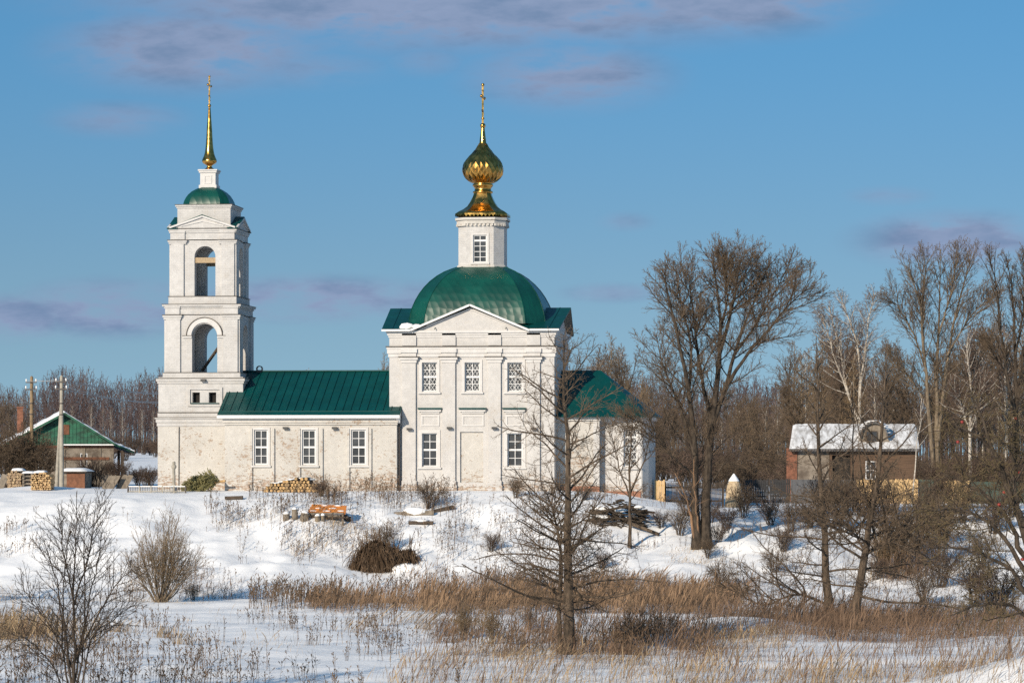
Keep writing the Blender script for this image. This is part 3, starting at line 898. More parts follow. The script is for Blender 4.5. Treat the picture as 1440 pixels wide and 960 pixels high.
# ---- the sanctuary and apse
aY, bY = 1.15, 1.75
ax0, ax1 = mx1 - .02, X(841.5, aY)
azE = Z(586, bY, 850)
ap = MB()
ap.box(ax0, ax1, aY, 2 * AX - aY, GB, azE)
ap.build('sanctuary_wall', M['wall_nave'], church)
bx1 = X(903.5, bY); ex_ = X(918.5, bY + 1.6)
aw = rectpx(877, 896.5, 604, 656, bY)
ap = MB()
grid_wall(ap, bY, ax1, bx1, GB, azE, [aw], .22)
pts = [(bx1, bY), (bx1 + (ex_ - bx1) * .62, bY + .55), (ex_, bY + 1.7), (ex_, 2 * AX - bY - 1.7), (bx1, 2 * AX - bY), (ax1, 2 * AX - bY)]
for a, b in zip(pts, pts[1:]): ap.add([(*a, GB), (*b, GB), (*b, azE), (*a, azE)], [(0, 1, 2, 3)])
ap.build('apse_wall', M['wall'], church)
window(church, aw, bY, 2, 5, 4, True, .18, .08)
tr = MB(); surround(tr, 877, 896.5, 604, 656, bY, .2, .07)
x0, x1 = X(872, bY), X(901, bY)
for x_ in (x0, x1): tr.box(x_ - .06, x_ + .06, bY - .05, bY + .01, .3, Z(597, bY))
tr.box(x0, x1, bY - .052, bY + .01, Z(597, bY), Z(595, bY))
tr.build('apse_moulding', M['trim'], church)
tr = MB()
pp = [(ax0 + .05, aY - .12), (ax1 + .12, aY - .12), (ax1 + .12, bY - .12), (bx1 + .05, bY - .12), (bx1 + (ex_ - bx1) * .62 + .1, bY + .47), (ex_ + .12, bY + 1.66), (ex_ + .12, 2 * AX - bY - 1.66), (bx1 + .05, 2 * AX - bY + .12), (ax0 + .05, 2 * AX - bY + .12)]
tr.prism_z(pp, azE - .22, azE - .003); tr.build('apse_cornice', M['trim'], church)
az = azE + .02; aR = P(845, 520.5, AX); aRl = X(775, AX)
o_ = .32
ev = [(ax0, aY - .45), (X(842, aY), aY - .45), (bx1 + .3, bY - .45), (ex_ + .38, bY + 1.3), (ex_ + .38, 2 * AX - bY - 1.3), (bx1 + .3, 2 * AX - bY + .45), (ax0, 2 * AX - aY + .45)]
rf = MB()
rf.slab([(ev[0][0], ev[0][1], az), (ev[1][0], ev[1][1], az), (aR.x, AX, aR.z), (ev[0][0], AX, aR.z)], .06)
rf.slab([(ev[1][0], ev[1][1], az), (ev[2][0], ev[2][1], az), (aR.x, AX, aR.z)], .06)
rf.slab([(ev[2][0], ev[2][1], az), (ev[3][0], ev[3][1], az), (aR.x, AX, aR.z)], .06)
rf.slab([(ev[3][0], ev[3][1], az), (ev[4][0], ev[4][1], az), (aR.x, AX, aR.z)], .06)
rf.slab([(ev[4][0], ev[4][1], az), (ev[5][0], ev[5][1], az), (aR.x, AX, aR.z)], .06)
rf.slab([(ev[5][0], ev[5][1], az), (ev[6][0], ev[6][1], az), (ev[6][0], AX, aR.z), (aR.x, AX, aR.z)], .06)
rf.build('apse_roof', M['roof'], church)
bp = MB(); bp.box(ax0 + .12, ax1 + .06, aY - .09, aY + .3, GB, Z(683, aY)); bp.box(ax1 + .06, bx1 - .1, bY - .09, bY + .3, GB, Z(690, bY))
bp.build('brick_plinth', M['brick'], church)
st_ = MB(); st_.box(ax1 - .30, ax1 + .06, aY - .05, aY + .4, .3, azE - .25); st_.build('corner_pilaster', M['wall'], church)

# ================================================================== bell tower
tcx = X(294.5, AX)
def half_of(l, r, guess):
    h = guess
    for _ in range(4): h = (X(r, AX - h) - X(l, AX - h)) / 2
    return h
h1 = half_of(224.5, 345, 2.55); hb2 = half_of(227, 346, 2.5); ht1 = half_of(235, 336, 2.1); ht2 = half_of(242, 331, 1.9); hat = half_of(253, 327.5, 1.6)
def zf(py, h): return Z(py, AX - h, 285)
def sq(mb, h, z0, z1, cut=0): mb.box(tcx - h, tcx + h, AX - h, AX + h, z0, z1)
# lowest stage
z = zf(588, h1)
b1 = MB(); sq(b1, h1, GB, z - .3); b1.build('tower_base', M['wall_nave'], church)
c = MB(); sq(c, h1 + .05, zf(599, h1), zf(594, h1)); sq(c, h1 + .10, zf(593.8, h1), zf(589, h1)); sq(c, h1 + .16, zf(588.8, h1), zf(587, h1)); sq(c, hb2 + .04, zf(586.8, h1), zf(580.5, h1))
c.build('tower_base_cornice', M['wall_tower'], church)
fl = MB(); sq(fl, h1 + .19, zf(587, h1) + .001, zf(586.3, h1)); sq(fl, hb2 + .09, zf(580.3, h1), zf(579.3, h1)); fl.build('flashing', M['flashing'], church)
dp = MB(); qx = X(251.5, AX - h1); dp.bar((qx, AX - h1 - .03, 0), (qx + .02, AX - h1 - .03, zf(600, h1)), .045, .05, (0, 1, 0)); dp.build('lightning_conductor', M['crack'], church)
# second stage with the pair of small square openings
yb = AX - hb2
holes = [rectpx(270.5, 281, 551.5, 566, yb), rectpx(293.5, 304, 551.5, 566, yb)]
z0, z1 = zf(579.2, hb2), zf(530, hb2)
b2 = MB(); grid_wall(b2, yb, tcx - hb2, tcx + hb2, z0, z1, holes, .7); shell(b2, tcx - hb2, tcx + hb2, yb, AX + hb2, z0, z1)
b2.build('tower_stage', M['wall_tower'], church)
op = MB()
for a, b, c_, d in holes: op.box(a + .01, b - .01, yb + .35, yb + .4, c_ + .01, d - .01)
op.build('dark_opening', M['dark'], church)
tr = MB()
x0, x1, zz0, zz1 = rectpx(264, 313, 544.5, 571, yb)
for (a, b, c_, d) in ((x0, x0 + .16, zz0, zz1), (x1 - .16, x1, zz0, zz1), (x0 + .16, x1 - .16, zz0, zz0 + .13), (x0 + .16, x1 - .16, zz1 - .13, zz1)): tr.box(a, b, yb - .09, yb + .01, c_, d)
tr.build('double_window_frame', M['wall_tower'], church)
gf = MB(); gf.box(x0 + .2, x1 - .2, yb - .16, yb + .01, zz0 + .14, zz0 + .2); gf.build('green_flashing', M['roof'], church)
c = MB(); sq(c, hb2 + .06, zf(539, hb2), zf(536, hb2)); sq(c, hb2 + .12, zf(535.8, hb2), zf(532.2, hb2)); sq(c, ht1 + .17, zf(531, hb2), zf(524, hb2)); c.build('tower_stage_cornice', M['wall_tower'], church)
fl = MB(); sq(fl, hb2 + .16, zf(532, hb2), zf(531.2, hb2)); sq(fl, ht1 + .2, zf(523.9, hb2), zf(523.2, hb2)); fl.build('flashing', M['flashing'], church)

def arched_stage(name, h, zb, zt, ow_l, ow_r, z_spring, thick, pil, mname):
    """four walls, each pierced by a round-headed arch, with corner pilasters"""
    yf = AX - h
    oc = (X(ow_l, yf) + X(ow_r, yf)) / 2 - tcx; hw = (X(ow_r, yf) - X(ow_l, yf)) / 2
    def poly(half):
        p = [(-half, zb), (oc - hw, zb), (oc - hw, z_spring)]
        for i in range(1, 16):
            a = math.pi - math.pi * i / 16
            p.append((oc + hw * math.cos(a), z_spring + hw * math.sin(a)))
        p += [(oc + hw, z_spring), (oc + hw, zb), (half, zb), (half, zt), (-half, zt)]
        return p
    m_ = MB()
    m_.prism([(tcx + x, z) for x, z in poly(h)], AX - h, AX - h + thick)
    m_.prism([(tcx + x, z) for x, z in poly(h)], AX + h - thick, AX + h)
    hi = h - thick - .001
    for sx in (-1, 1):
        xa = tcx + sx * h; xb = tcx + sx * (h - thick)
        m_.prism_x([(AX + y, z) for y, z in poly(hi)], min(xa, xb), max(xa, xb))
    m_.box(tcx - h + .01, tcx + h - .01, AX - h + .01, AX + h - .01, zt - .3, zt - .01)
    o = m_.build(name, M['wall_tower'], church)
    for s1 in (-1, 1):
        for s2 in (-1, 1):
            p = MB(); w0, w1 = pil
            xa, xb = sorted((tcx + s1 * (h - .0), tcx + s1 * (h - w0)))
            if s2 < 0: p.box(xa, xb, AX - h - .11, AX - h + .01, zb, zt)
            else: p.box(xa, xb, AX + h - .01, AX + h + .11, zb, zt)
            ya, yb_ = sorted((AX + s2 * h, AX + s2 * (h - w0)))
            if s1 > 0: p.box(tcx + h - .01, tcx + h + .11, ya, yb_, zb, zt)
            else: p.box(tcx - h - .11, tcx - h + .01, ya, yb_, zb, zt)
            p.build('corner_pilaster', M['wall_tower'], o)
    return o, oc, hw
zb, zt = zf(523.1, ht1), zf(443, ht1)
s1, oc, hw = arched_stage('lower_bell_stage', ht1, zb, zt, 270, 305.5, zf(473, ht1), .75, (.88, .2), 'wall_tower')
yq = AX - ht1
im = MB()
for (a, b) in ((257.5, 269.8), (305.7, 317)): im.box(X(a, yq), X(b, yq), yq - .09, yq + .01, zf(475, ht1), zf(472.2, ht1))
n_ = 16; rx_ = hw; zs_ = zf(472.1, ht1)
for i in range(n_):
    a0, a1 = math.pi * i / n_, math.pi * (i + 1) / n_
    pts = []
    for rr, aa in ((hw + .03, a0), (hw + .30, a0), (hw + .30, a1), (hw + .03, a1)): pts.append((tcx + oc + rr * math.cos(aa), zs_ + rr * math.sin(aa)))
    im.prism(pts, yq - .08, yq + .008)
im.build('archivolt', M['trim'], s1)
fl = MB()
for (a, b) in ((257.5, 269.8), (305.7, 317)): fl.box(X(a, yq) - .04, X(b, yq) + .04, yq - .13, yq + .01, zf(472.1, ht1), zf(471.4, ht1))
for i in range(n_):
    a0, a1 = math.pi * i / n_, math.pi * (i + 1) / n_
    pts = [(tcx + oc + rr * math.cos(aa), zs_ + rr * math.sin(aa)) for rr, aa in ((hw + .305, a0), (hw + .35, a0), (hw + .35, a1), (hw + .305, a1))]
    fl.prism(pts, yq - .12, yq + .009)
fl.build('arch_flashing', M['flashing'], s1)
def entablature(h, zc, py_a, py_b, grow, name):
    """architrave, frieze and cornice between two rows of the photograph, broken forward over the corner pilasters"""
    c = MB(); za, zb_ = zf(py_a, h), zf(py_b, h); d = zb_ - za
    sq(c, h + .05, za, za + d * .62); sq(c, h + .11, za + d * .62 + .002, za + d * .80); sq(c, h + grow, za + d * .80 + .002, zb_)
    for s1_ in (-1, 1):
        xa, xb = sorted((tcx + s1_ * (h + .02), tcx + s1_ * (h - .85)))
        c.box(xa, xb, AX - h - .14, AX - h, za, za + d * .615); c.box(xa - .03, xb + .03, AX - h - .18, AX - h, za + d * .625, za + d * .795)
    c.build(name, M['wall_tower'], church)
    f = MB(); sq(f, h + grow + .04, zb_ + .001, zb_ + .03); f.build('flashing', M['flashing'], church)
def capital_row(h, py_a, py_b):
    c = MB()
    for s1_ in (-1, 1):
        for s2 in (-1, 1):
            x_, y_ = tcx + s1_ * (h - .40), AX + s2 * (h - .40)
            c.box(x_ - .53, x_ + .53, y_ - .53, y_ + .53, zf(py_a, h), zf((py_a + py_b) / 2, h)); c.box(x_ - .58, x_ + .58, y_ - .58, y_ + .58, zf((py_a + py_b) / 2, h) + .002, zf(py_b, h))
    o = c.build('capitals', M['wall_tower'], church)
    f = MB()
    for s1_ in (-1, 1):
        for s2 in (-1, 1):
            x_, y_ = tcx + s1_ * (h - .40), AX + s2 * (h - .40)
            f.box(x_ - .62, x_ + .62, y_ - .62, y_ + .62, zf(py_b, h) + .001, zf(py_b, h) + .035)
    f.build('flashing', M['flashing'], o)
# capitals are short blocks at the four corners; the core behind them is closed by the stage's ceiling
capital_row(ht1, 449, 443)
entablature(ht1, 0, 441.8, 428, .20, 'entablature')
c = MB(); sq(c, ht2 + .14, zf(427, ht1), zf(417.2, ht2)); c.build('upper_stage_plinth', M['wall_tower'], church)
fl = MB(); sq(fl, ht2 + .19, zf(417, ht2), zf(416.3, ht2)); fl.build('flashing', M['flashing'], church)
zb, zt = zf(416.2, ht2), zf(338, ht2)
s2_, oc2, hw2 = arched_stage('upper_bell_stage', ht2, zb, zt, 273.5, 303, zf(361, ht2), .62, (.78, .2), 'wall_tower')
capital_row(ht2, 343, 338)
entablature(ht2, 0, 336.8, 322, .15, 'upper_entablature')
bm = MB(); q0 = P(274, 366, AX - ht2 + .1); q1 = P(303, 366, AX - ht2 + .1)
bm.box(q0.x - .1, q1.x + .1, AX - ht2 + .08, AX - ht2 + .28, q0.z - .16, q0.z + .16); bm.box(q0.x - .1, q1.x + .1, AX + ht2 - .3, AX + ht2 - .1, q0.z - .16, q0.z + .16)
bm.build('bell_beam', M['wood'], church)
# attic, its four small pediments, dome, lantern
z0, z1 = zf(321.2, hat), zf(288, hat)
at_ = MB(); sq(at_, hat, z0 - .3, z1 - .2); sq(at_, hat + .05, z1 - .2, z1 - .10); sq(at_, hat + .11, z1 - .098, z1)
at_.build('attic', M['wall_tower'], church)
fl = MB(); sq(fl, hat + .15, z1 + .001, z1 + .03); fl.build('flashing', M['flashing'], church)
hp = ht2 + .12; zp0 = zf(320.6, hp); zp1 = zf(301.5, hp)
gp = MB(); gr_ = MB(); rk = MB()
for k_ in range(4):
    ca, sa = [(1, 0), (0, 1), (-1, 0), (0, -1)][k_]
    def T(u_, v_, z_):      # local: u along the face, v outward
        return (tcx + ca * u_ - sa * -v_ * -1, AX + sa * u_ + ca * v_ * -1, z_) if False else (tcx + ca * u_ + sa * v_, AX + sa * u_ - ca * v_, z_)
    wv = [T(-hp + .02, hp, zp0), T(hp - .02, hp, zp0), T(0, hp, zp1 - .06), T(-hp + .02, hat - .1, zp0), T(hp - .02, hat - .1, zp0), T(0, hat - .1, zp1 - .06)]
    gp.add(wv, [(0, 1, 2), (5, 4, 3), (0, 2, 5, 3), (1, 4, 5, 2)])
    e_ = hp + .10
    for s_ in (-1, 1):
        gr_.slab([T(s_ * (hp + .12), e_, zp0 - .01), T(0, e_, zp1), T(0, hat - .12, zp1), T(s_ * (hp + .12), hat - .12, zp0 - .01)], .05)
        a, b = T(s_ * (hp - .05), hp + .05, zp0 + .03), T(0, hp + .05, zp1 - .12)
        rk.bar(a, b, .12, .10)
        a, b = T(s_ * (hp - .75), hp + .025, zp0 + .12), T(0, hp + .025, zp1 - .40)
        rk.bar(a, b, .07, .06)
gp.build('attic_pediment', M['wall_tower'], church); gr_.build('attic_roof', M['roof'], church); rk.build('raking_moulding', M['trim'], church)
td0, td1 = z1 + .03, Z(264.5, AX, 294)
MB().facet([(1.42 * a + .0, td0 + (td1 - td0) * b) for a, b in ((1, 0), (.99, .1), (.96, .25), (.90, .42), (.81, .6), (.68, .77), (.53, .9), (.38, 1.0))], .66, (tcx, AX)).build('tower_dome', M['dome'], church)
la = MB(); hl = .47
for (h, a, b) in ((hl + .07, 265.5, 261), (hl, 260.9, 244), (hl + .07, 243.9, 241.5), (hl + .12, 241.4, 239.3)): sq(la, h, Z(a, AX, 294), Z(b, AX, 294))
lo = la.build('lantern', M['trim'], church)
q = MB()
za, zb = Z(258.5, AX - hl, 294), Z(246.5, AX - hl, 294)
for (a, b, c_, d) in ((-.24, -.16, za, zb), (.16, .24, za, zb), (-.16, .16, za, za + .07), (-.16, .16, zb - .07, zb)): q.box(tcx + a, tcx + b, AX - hl - .03, AX - hl + .01, c_, d)
q.build('panel_frame', M['trim'], lo)
zp = lambda p: Z(p, AX, 294)
sp_ = MB().lathe([(.33, zp(239.2)), (.31, zp(238.2)), (.16, zp(235.5)), (.15, zp(233.2)), (.24, zp(231.8)), (.38, zp(230)), (.445, zp(227.8)), (.45, zp(226.2)), (.43, zp(224.6)), (.40, zp(223)), (.34, zp(219.8)),
                  (.285, zp(215.5)), (.245, zp(210)), (.215, zp(203)), (.19, zp(195)), (.155, zp(180)), (.115, zp(168)), (.085, zp(158)), (.065, zp(151))], (tcx, AX), 28).build('spire', M['gold'], church)
fi = MB(); ball(fi, (tcx, AX, zp(148.8)), .105); fi.build('finial_ball', M['gold'], sp_)
cross(zp(147), zp(108), tcx, .72, sp_)
# ladder standing inside the lower arch
la = thing('ladder', (X(284, AX - .6), AX - .6, zf(523, ht1)), 'dark wooden ladder leaning inside the lower tower arch', 'ladder')
a = P(283, 521.5, AX - .6); b = P(306.5, 488, AX - .6); off = Vector((0, .42, 0))
rl = MB(); rl.bar(a, b, .09, .12, (0, 1, 0)); rl.build('rail', M['dark_wood'], la)
rl = MB(); rl.bar(a + off, b + off, .09, .12, (0, 1, 0)); rl.build('rail', M['dark_wood'], la)
rg = MB()
for i in range(1, 9):
    q = a.lerp(b, i / 9); rg.bar(q, q + off, .07, .07)
rg.build('rung', M['dark_wood'], la)

# ================================================================== houses, poles, fences and yard things
M['green_board'] = mat('worn_green_boards', (0.030, 0.150, 0.090), 0.8, 0.5, 1.6, 0.4, 9, col2=(0.022, 0.055, 0.040), stretch=(1, 1, 2.5))
M['plaster_grey'] = mat('peeling_grey_plaster', (0.27, 0.23, 0.185), 0.9, 0.5, 1.6, 0.4, 9, col2=(0.10, 0.078, 0.06))
M['slate'] = mat('old_grey_roofing', (0.14, 0.13, 0.125), 0.85, 0.5, 3)
M['rust_beam'] = mat('red_brown_board', (0.20, 0.085, 0.045), 0.85, 0.4, 4)
M['concrete'] = mat('grey_concrete_pole', (0.36, 0.33, 0.275), 0.9, 0.25, 3, 0.2, 20)
M['pole_wood'] = mat('brown_wooden_pole', (0.27, 0.19, 0.11), 0.9, 0.35, 3, 0.2, 20)
M['ceramic'] = mat('white_porcelain', (0.75, 0.75, 0.75), 0.25, 0.05)
M['wire'] = mat('dull_wire', (0.42, 0.40, 0.38), 0.6, 0.1)
M['log_end'] = mat('sawn_log_end', (0.56, 0.37, 0.17), 0.85, 0.45, 9, col2=(0.36, 0.22, 0.10))
M['log_end_dark'] = mat('grey_sawn_log_end', (0.36, 0.24, 0.12), 0.85, 0.45, 9)
M['log_bark'] = mat('log_bark', (0.10, 0.07, 0.05), 0.9, 0.4, 6)
M['firewood'] = mat('split_firewood', (0.55, 0.38, 0.19), 0.85, 0.45, 6, col2=(0.30, 0.19, 0.10))
M['firewood_grey'] = mat('weathered_split_firewood', (0.40, 0.29, 0.17), 0.85, 0.5, 6, col2=(0.19, 0.13, 0.085))
M['orange'] = mat('peeling_orange_paint', (0.64, 0.22, 0.03), 0.75, 0.3, 4, 0.3, 14, col2=(0.40, 0.16, 0.06))
M['fence_new'] = mat('new_pine_boards', (0.66, 0.45, 0.22), 0.8, 0.3, 4, stretch=(4, 4, .6), col2=(0.50, 0.33, 0.15))
M['fence_grey'] = mat('blue_grey_metal_sheet', (0.085, 0.09, 0.10), 0.55, 0.3, 1.5)
M['fence_green'] = mat('dull_green_metal_sheet', (0.035, 0.070, 0.052), 0.55, 0.3, 1.5)
M['fence_dark'] = mat('black_stained_boards', (0.020, 0.020, 0.022), 0.7, 0.4, 3)
M['log_wall'] = mat('brown_log_wall', (0.115, 0.068, 0.040), 0.85, 0.4, 3, stretch=(.4, .4, 5))
M['brick_house'] = mat('orange_red_brick', (0.25, 0.105, 0.062), 0.9, 0.45, 5, 0.4, 14)
M['needle'] = mat('yellowed_fir_needles', (0.30, 0.265, 0.11), 0.85, 0.5, 4, col2=(0.12, 0.115, 0.05))
M['apple'] = mat('red_apple', (0.30, 0.030, 0.02), 0.45, 0.3)
M['sheet_snow'] = M['snow']

def snow_cap(name, parent, x0, x1, y0, y1, z, h, seed=0, n=9):
    """a rounded pad of snow lying on a flat top"""
    rr = random.Random(seed)
    vs = []; fs = []
    for j in range(n):
        for i in range(n):
            a, b = i / (n - 1), j / (n - 1)
            e = min(1, min(a, 1 - a) * 5, min(b, 1 - b) * 5) ** .5
            vs.append((x0 + (x1 - x0) * a, y0 + (y1 - y0) * b, z + .003 + h * e * rr.uniform(.75, 1.15)))
    for j in range(n - 1):
        for i in range(n - 1): fs.append((j * n + i, j * n + i + 1, (j + 1) * n + i + 1, (j + 1) * n + i))
    m_ = MB(); m_.add(vs, fs, True)
    return m_.build(name, M['snow'], parent)

# ---- the old house on the left
hY = 22.0
hx = lambda p: X(p, hY)
hz = lambda p: Z(p, hY, 90)
house = thing('house', (hx(88), hY, gz(hx(88), hY)), 'old house with a faded green boarded gable and snowy roof at the far left', 'house')
w0, w1 = hx(15), hx(158)
zb_ = gz(hx(88), hY) - .5; ze_ = hz(626)
hw_ = MB()
wins = [(hx(54), hx(64), hz(658), hz(637)), (hx(112), hx(122), hz(655), hz(637)), (hx(27), hx(37), hz(658), hz(637))]
grid_wall(hw_, hY, w0, w1, zb_, ze_, wins, .12); shell(hw_, w0, w1, hY, hY + 9, zb_, ze_)
hw_.build('wall', M['plaster_grey'], house)
for r in wins: window(house, r, hY, 2, 2, None, False, .10, .06)
bb = MB(); bb.box(w0 - .02, w1 + .02, hY - .05, hY + .02, hz(629.5), hz(626)); bb.build('eaves_board', M['rust_beam'], house)
bb = MB(); bb.box(hx(88), w1 - .3, hY - .045, hY + .02, hz(646.5), hz(642.5)); bb.build('wall_board', M['rust_beam'], house)
for p in (90, 117, 139, 156): 
    bb = MB(); bb.box(hx(p) - .09, hx(p) + .09, hY - .04, hY + .02, zb_, hz(630)); bb.build('corner_board', M['grey_wood'], house)
ap_x, ap_z = hx(90), hz(580)
gb = MB(); gb.prism([(w0 + .1, ze_ + .003), (w1 - .05, ze_ + .003), (ap_x, ap_z - .1)], hY - .03, hY + .15)
gbo = gb.build('gable', M['green_board'], house)
for i in range(26):
    pk = MB(); xx = w0 + .3 + i * (w1 - w0 - .6) / 26
    top = ap_z - .12 - abs(xx - ap_x) * (ap_z - ze_) / (ap_x - w0 if xx < ap_x else w1 - ap_x)
    if top > ze_ + .1: pk.box(xx - .012, xx + .012, hY - .055, hY - .031, ze_ + .02, top); pk.build('batten', M['green_board'], gbo)
gw = MB(); gw.box(hx(88.5), hx(97), hY - .07, hY - .02, hz(611), hz(597)); gw.build('boarded_hatch', M['rust_beam'], house)
for i in range(24):                                                  # frieze of short pickets on the right
    pass
le_x, le_z = hx(4), hz(627); re_x, re_z = hx(160), hz(624); po_x, po_z = hx(186), hz(634.5)
o_f = hY - .5; o_b = hY + 9.4
rf = MB()
rf.slab([(le_x, o_f, le_z), (ap_x, o_f, ap_z), (ap_x, o_b, ap_z), (le_x, o_b, le_z)], .10)
rf.slab([(re_x, o_f, re_z), (ap_x, o_f, ap_z), (ap_x, o_b, ap_z), (re_x, o_b, re_z)], .10)
rf.slab([(re_x, o_f, re_z), (po_x, o_f + .4, po_z), (po_x, o_b - 2, po_z), (re_x, o_b - 2, re_z)], .08)
rfo = rf.build('roof', M['slate'], house)
ss = MB(); rr = random.Random(4)
for (ax_, az_, bx_, bz_) in ((le_x, le_z, ap_x, ap_z), (ap_x, ap_z, re_x, re_z), (re_x, re_z, po_x, po_z)):
    n_ = 16; vs = []; fs = []
    for j in range(3):
        for i in range(n_ + 1):
            t = i / n_; y_ = (o_f + .02, o_f + 2.2, o_b - .1)[j]
            hh = .12 + .08 * rr.random() if j else .01 + .05 * rr.random()
            vs.append((ax_ + (bx_ - ax_) * t, y_, az_ + (bz_ - az_) * t + hh + .02))
    for i in range(n_ + 1): vs.append((ax_ + (bx_ - ax_) * i / n_, o_f - .01, az_ + (bz_ - az_) * i / n_ + .004))
    for j in range(2):
        for i in range(n_): fs.append((j * (n_ + 1) + i, j * (n_ + 1) + i + 1, (j + 1) * (n_ + 1) + i + 1, (j + 1) * (n_ + 1) + i))
    for i in range(n_): fs.append((3 * (n_ + 1) + i, 3 * (n_ + 1) + i + 1, i + 1, i))
    ss.add(vs, fs, True)
ss.build('roof_snow', M['snow'], rfo)
fa = MB(); fa.bar((ap_x, o_f - .03, ap_z - .06), (re_x, o_f - .03, re_z - .06), .05, .14); fa.bar((re_x, o_f - .03, re_z - .06), (po_x, o_f + .35, po_z - .06), .05, .14); fa.bar((le_x, o_f - .03, le_z - .06), (ap_x, o_f - .03, ap_z - .06), .05, .14)
fa.build('bargeboard', M['green_board'], rfo)
sl_ = MB(); sl_.box(hx(87), hx(158), hY - .35, hY - .06, hz(626) + .004, hz(624.2)); sl_.build('ledge_snow', M['snow'], house)
ch = MB(); cy_ = hY + 4
cs_ = 1.30
ch.box(X(24.5, cy_) + cs_, X(32.5, cy_) + cs_, cy_ - .3, cy_ + .3, Z(615, cy_, 28), Z(574, cy_, 28)); ch.box(X(23.8, cy_) + cs_, X(33.2, cy_) + cs_, cy_ - .36, cy_ + .36, Z(573.9, cy_, 28), Z(572, cy_, 28))
ch.build('chimney', M['brick_house'], house)
for p, y_ in ((171.5, hY + .2), (179, hY + 1.5), (183.5, hY + 3)):
    q = MB(); q.box(X(p, y_) - .09, X(p, y_) + .09, y_ - .09, y_ + .09, gz(X(p, y_), y_) - .3, Z(633, y_, 175)); q.build('porch_post', M['dark_wood'], house)

house.rotation_euler = (0, 0, R(17))

# ---- utility poles and wires
def pole(px, top, base_py, d, m_, label, strut=False):
    x, y = Wd(d, px); g = gz(x, y)
    t = thing('utility_pole', (x, y, g), label, 'utility pole', 'utility poles')
    zt = EYE + (HOR - top) / F * d
    s_ = MB().cyl((x, y, g - .4), (x, y, zt), .155, .10, 12).build('pole', m_, t)
    ends = []
    for dz, hw_ in ((.30, .36), (.75, .38)):
        c = MB(); c.box(x - hw_, x + hw_, y - .15, y - .08, zt - dz - .035, zt - dz + .035); co_ = c.build('crossarm', M['crack'], t)
        for sg in (-1, 1):
            i_ = MB(); i_.lathe([(.03, zt - dz + .035), (.03, zt - dz + .08), (.052, zt - dz + .09), (.052, zt - dz + .15), (.04, zt - dz + .17), (.055, zt - dz + .21), (.02, zt - dz + .225)], (x + sg * (hw_ - .04), y - .115), 10)
            i_.build('insulator', M['ceramic'], co_); ends.append(Vector((x + sg * (hw_ - .04), y - .115, zt - dz + .15)))
    b_ = MB()
    for dz in (1.6, 2.3): b_.cyl((x, y, zt - dz), (x, y, zt - dz - .07), .135, .135, 12)
    b_.build('clamp_band', M['crack'], t)
    cp = MB(); cp.lathe([(.11, zt + .002), (.08, zt + .08), (.01, zt + .12)], (x, y), 10); cp.build('cap', m_, t)
    if strut:
        x2, y2 = Wd(d + .6, px - 7.5)
        q = MB(); q.cyl((x2, y2, gz(x2, y2) - .4), (x - .05, y + .05, zt - 1.9), .13, .09, 12); q.build('strut', m_, t)
    return ends
e1 = pole(44.5, 531, 676, 205, M['pole_wood'], 'slender brown utility pole with white insulators, left of the braced concrete one')
e2 = pole(86.5, 530, 677, 199, M['concrete'], 'pale concrete utility pole braced by a leaning strut beside the woodpile', True)
e3 = pole(325, 538, 690, 262, M['concrete'], 'concrete utility pole behind the bell tower')
def wire(a, b, sag, r_=.022):
    pts = []
    for i in range(17):
        t = i / 16; q = a.lerp(b, t); pts.append((q.x, q.y, q.z - sag * 4 * t * (1 - t)))
    o = tubes('power_line', [([(pts, [r_] * 17)], 5)], M['wire'])
    return o
names = ['lowest thin wire', 'second thin wire', 'third thin wire', 'topmost thin wire']
for i, (a, b) in enumerate(zip(e2, e3)):
    o = wire(a, b, .75 + .1 * i)
    tag(o, 'thin power line running from the braced concrete pole to behind the bell tower', 'power line', 'power lines to the right of the braced pole')
for a, b in zip(e1[:2], e2[:2]):
    tag(wire(a, b, .1, .010), 'short thin power line strung between the two utility poles at left', 'power line', 'short wires between the two poles')

# ---- firewood stacks
def billet(m_, mb_, r, L, seed, k):
    """one split billet lying along Y: a wedge with a pale face and a bark back"""
    rr = random.Random(seed)
    n = k
    ang0 = rr.random() * 6.28
    pts = [(r * rr.uniform(.8, 1.15) * math.cos(ang0 + 6.283 * i / n), r * rr.uniform(.8, 1.15) * math.sin(ang0 + 6.283 * i / n)) for i in range(n)]
    return MB().prism(pts, -L / 2, L / 2)
def firewood_stack(pl_, pr_, pt, pb, d, nx_, nz_, m_, label, group, seed):
    rr = random.Random(seed)
    protos = []
    x0, y0 = Wd(d, pl_); x1, y1 = Wd(d, pr_)
    g = min(gz(x0, y0), gz(x1, y1)); zt = EYE + (HOR - pt) / F * d
    sx = (x1 - x0) / nx_; sz = (zt - g) / nz_
    for j in range(nz_):
        for i in range(nx_):
            if j == nz_ - 1 and (i < 1 or i > nx_ - 2 or rr.random() < .25): continue
            px_ = x0 + sx * (i + .5 + (.5 if j % 2 else 0) * .8 - .2) + rr.uniform(-.02, .02)
            pos = (px_, y0 + rr.uniform(-.07, .07), g + sz * (j + .5) + rr.uniform(-.015, .015))
            if len(protos) < 8:
                me = billet(None, None, max(sx, sz) * .62, .9, seed * 50 + len(protos), rr.choice((3, 4, 4, 5))).build('firewood_billet', m_)
                protos.append(me); o = me
            else:
                o = rr.choice(protos).copy(); COL.objects.link(o)
            o.location = pos; o.rotation_euler = (0, rr.uniform(0, 6.28), rr.uniform(-.06, .06))
            tag(o, label, 'firewood', group)
    return x0, x1, y0, zt
x0, x1, y0, zt = firewood_stack(46, 75, 664, 689, 187, 9, 8, M['firewood'], 'split billet in the bright yellowish firewood stack nearest the church', 'billets of the nearer firewood stack', 11)
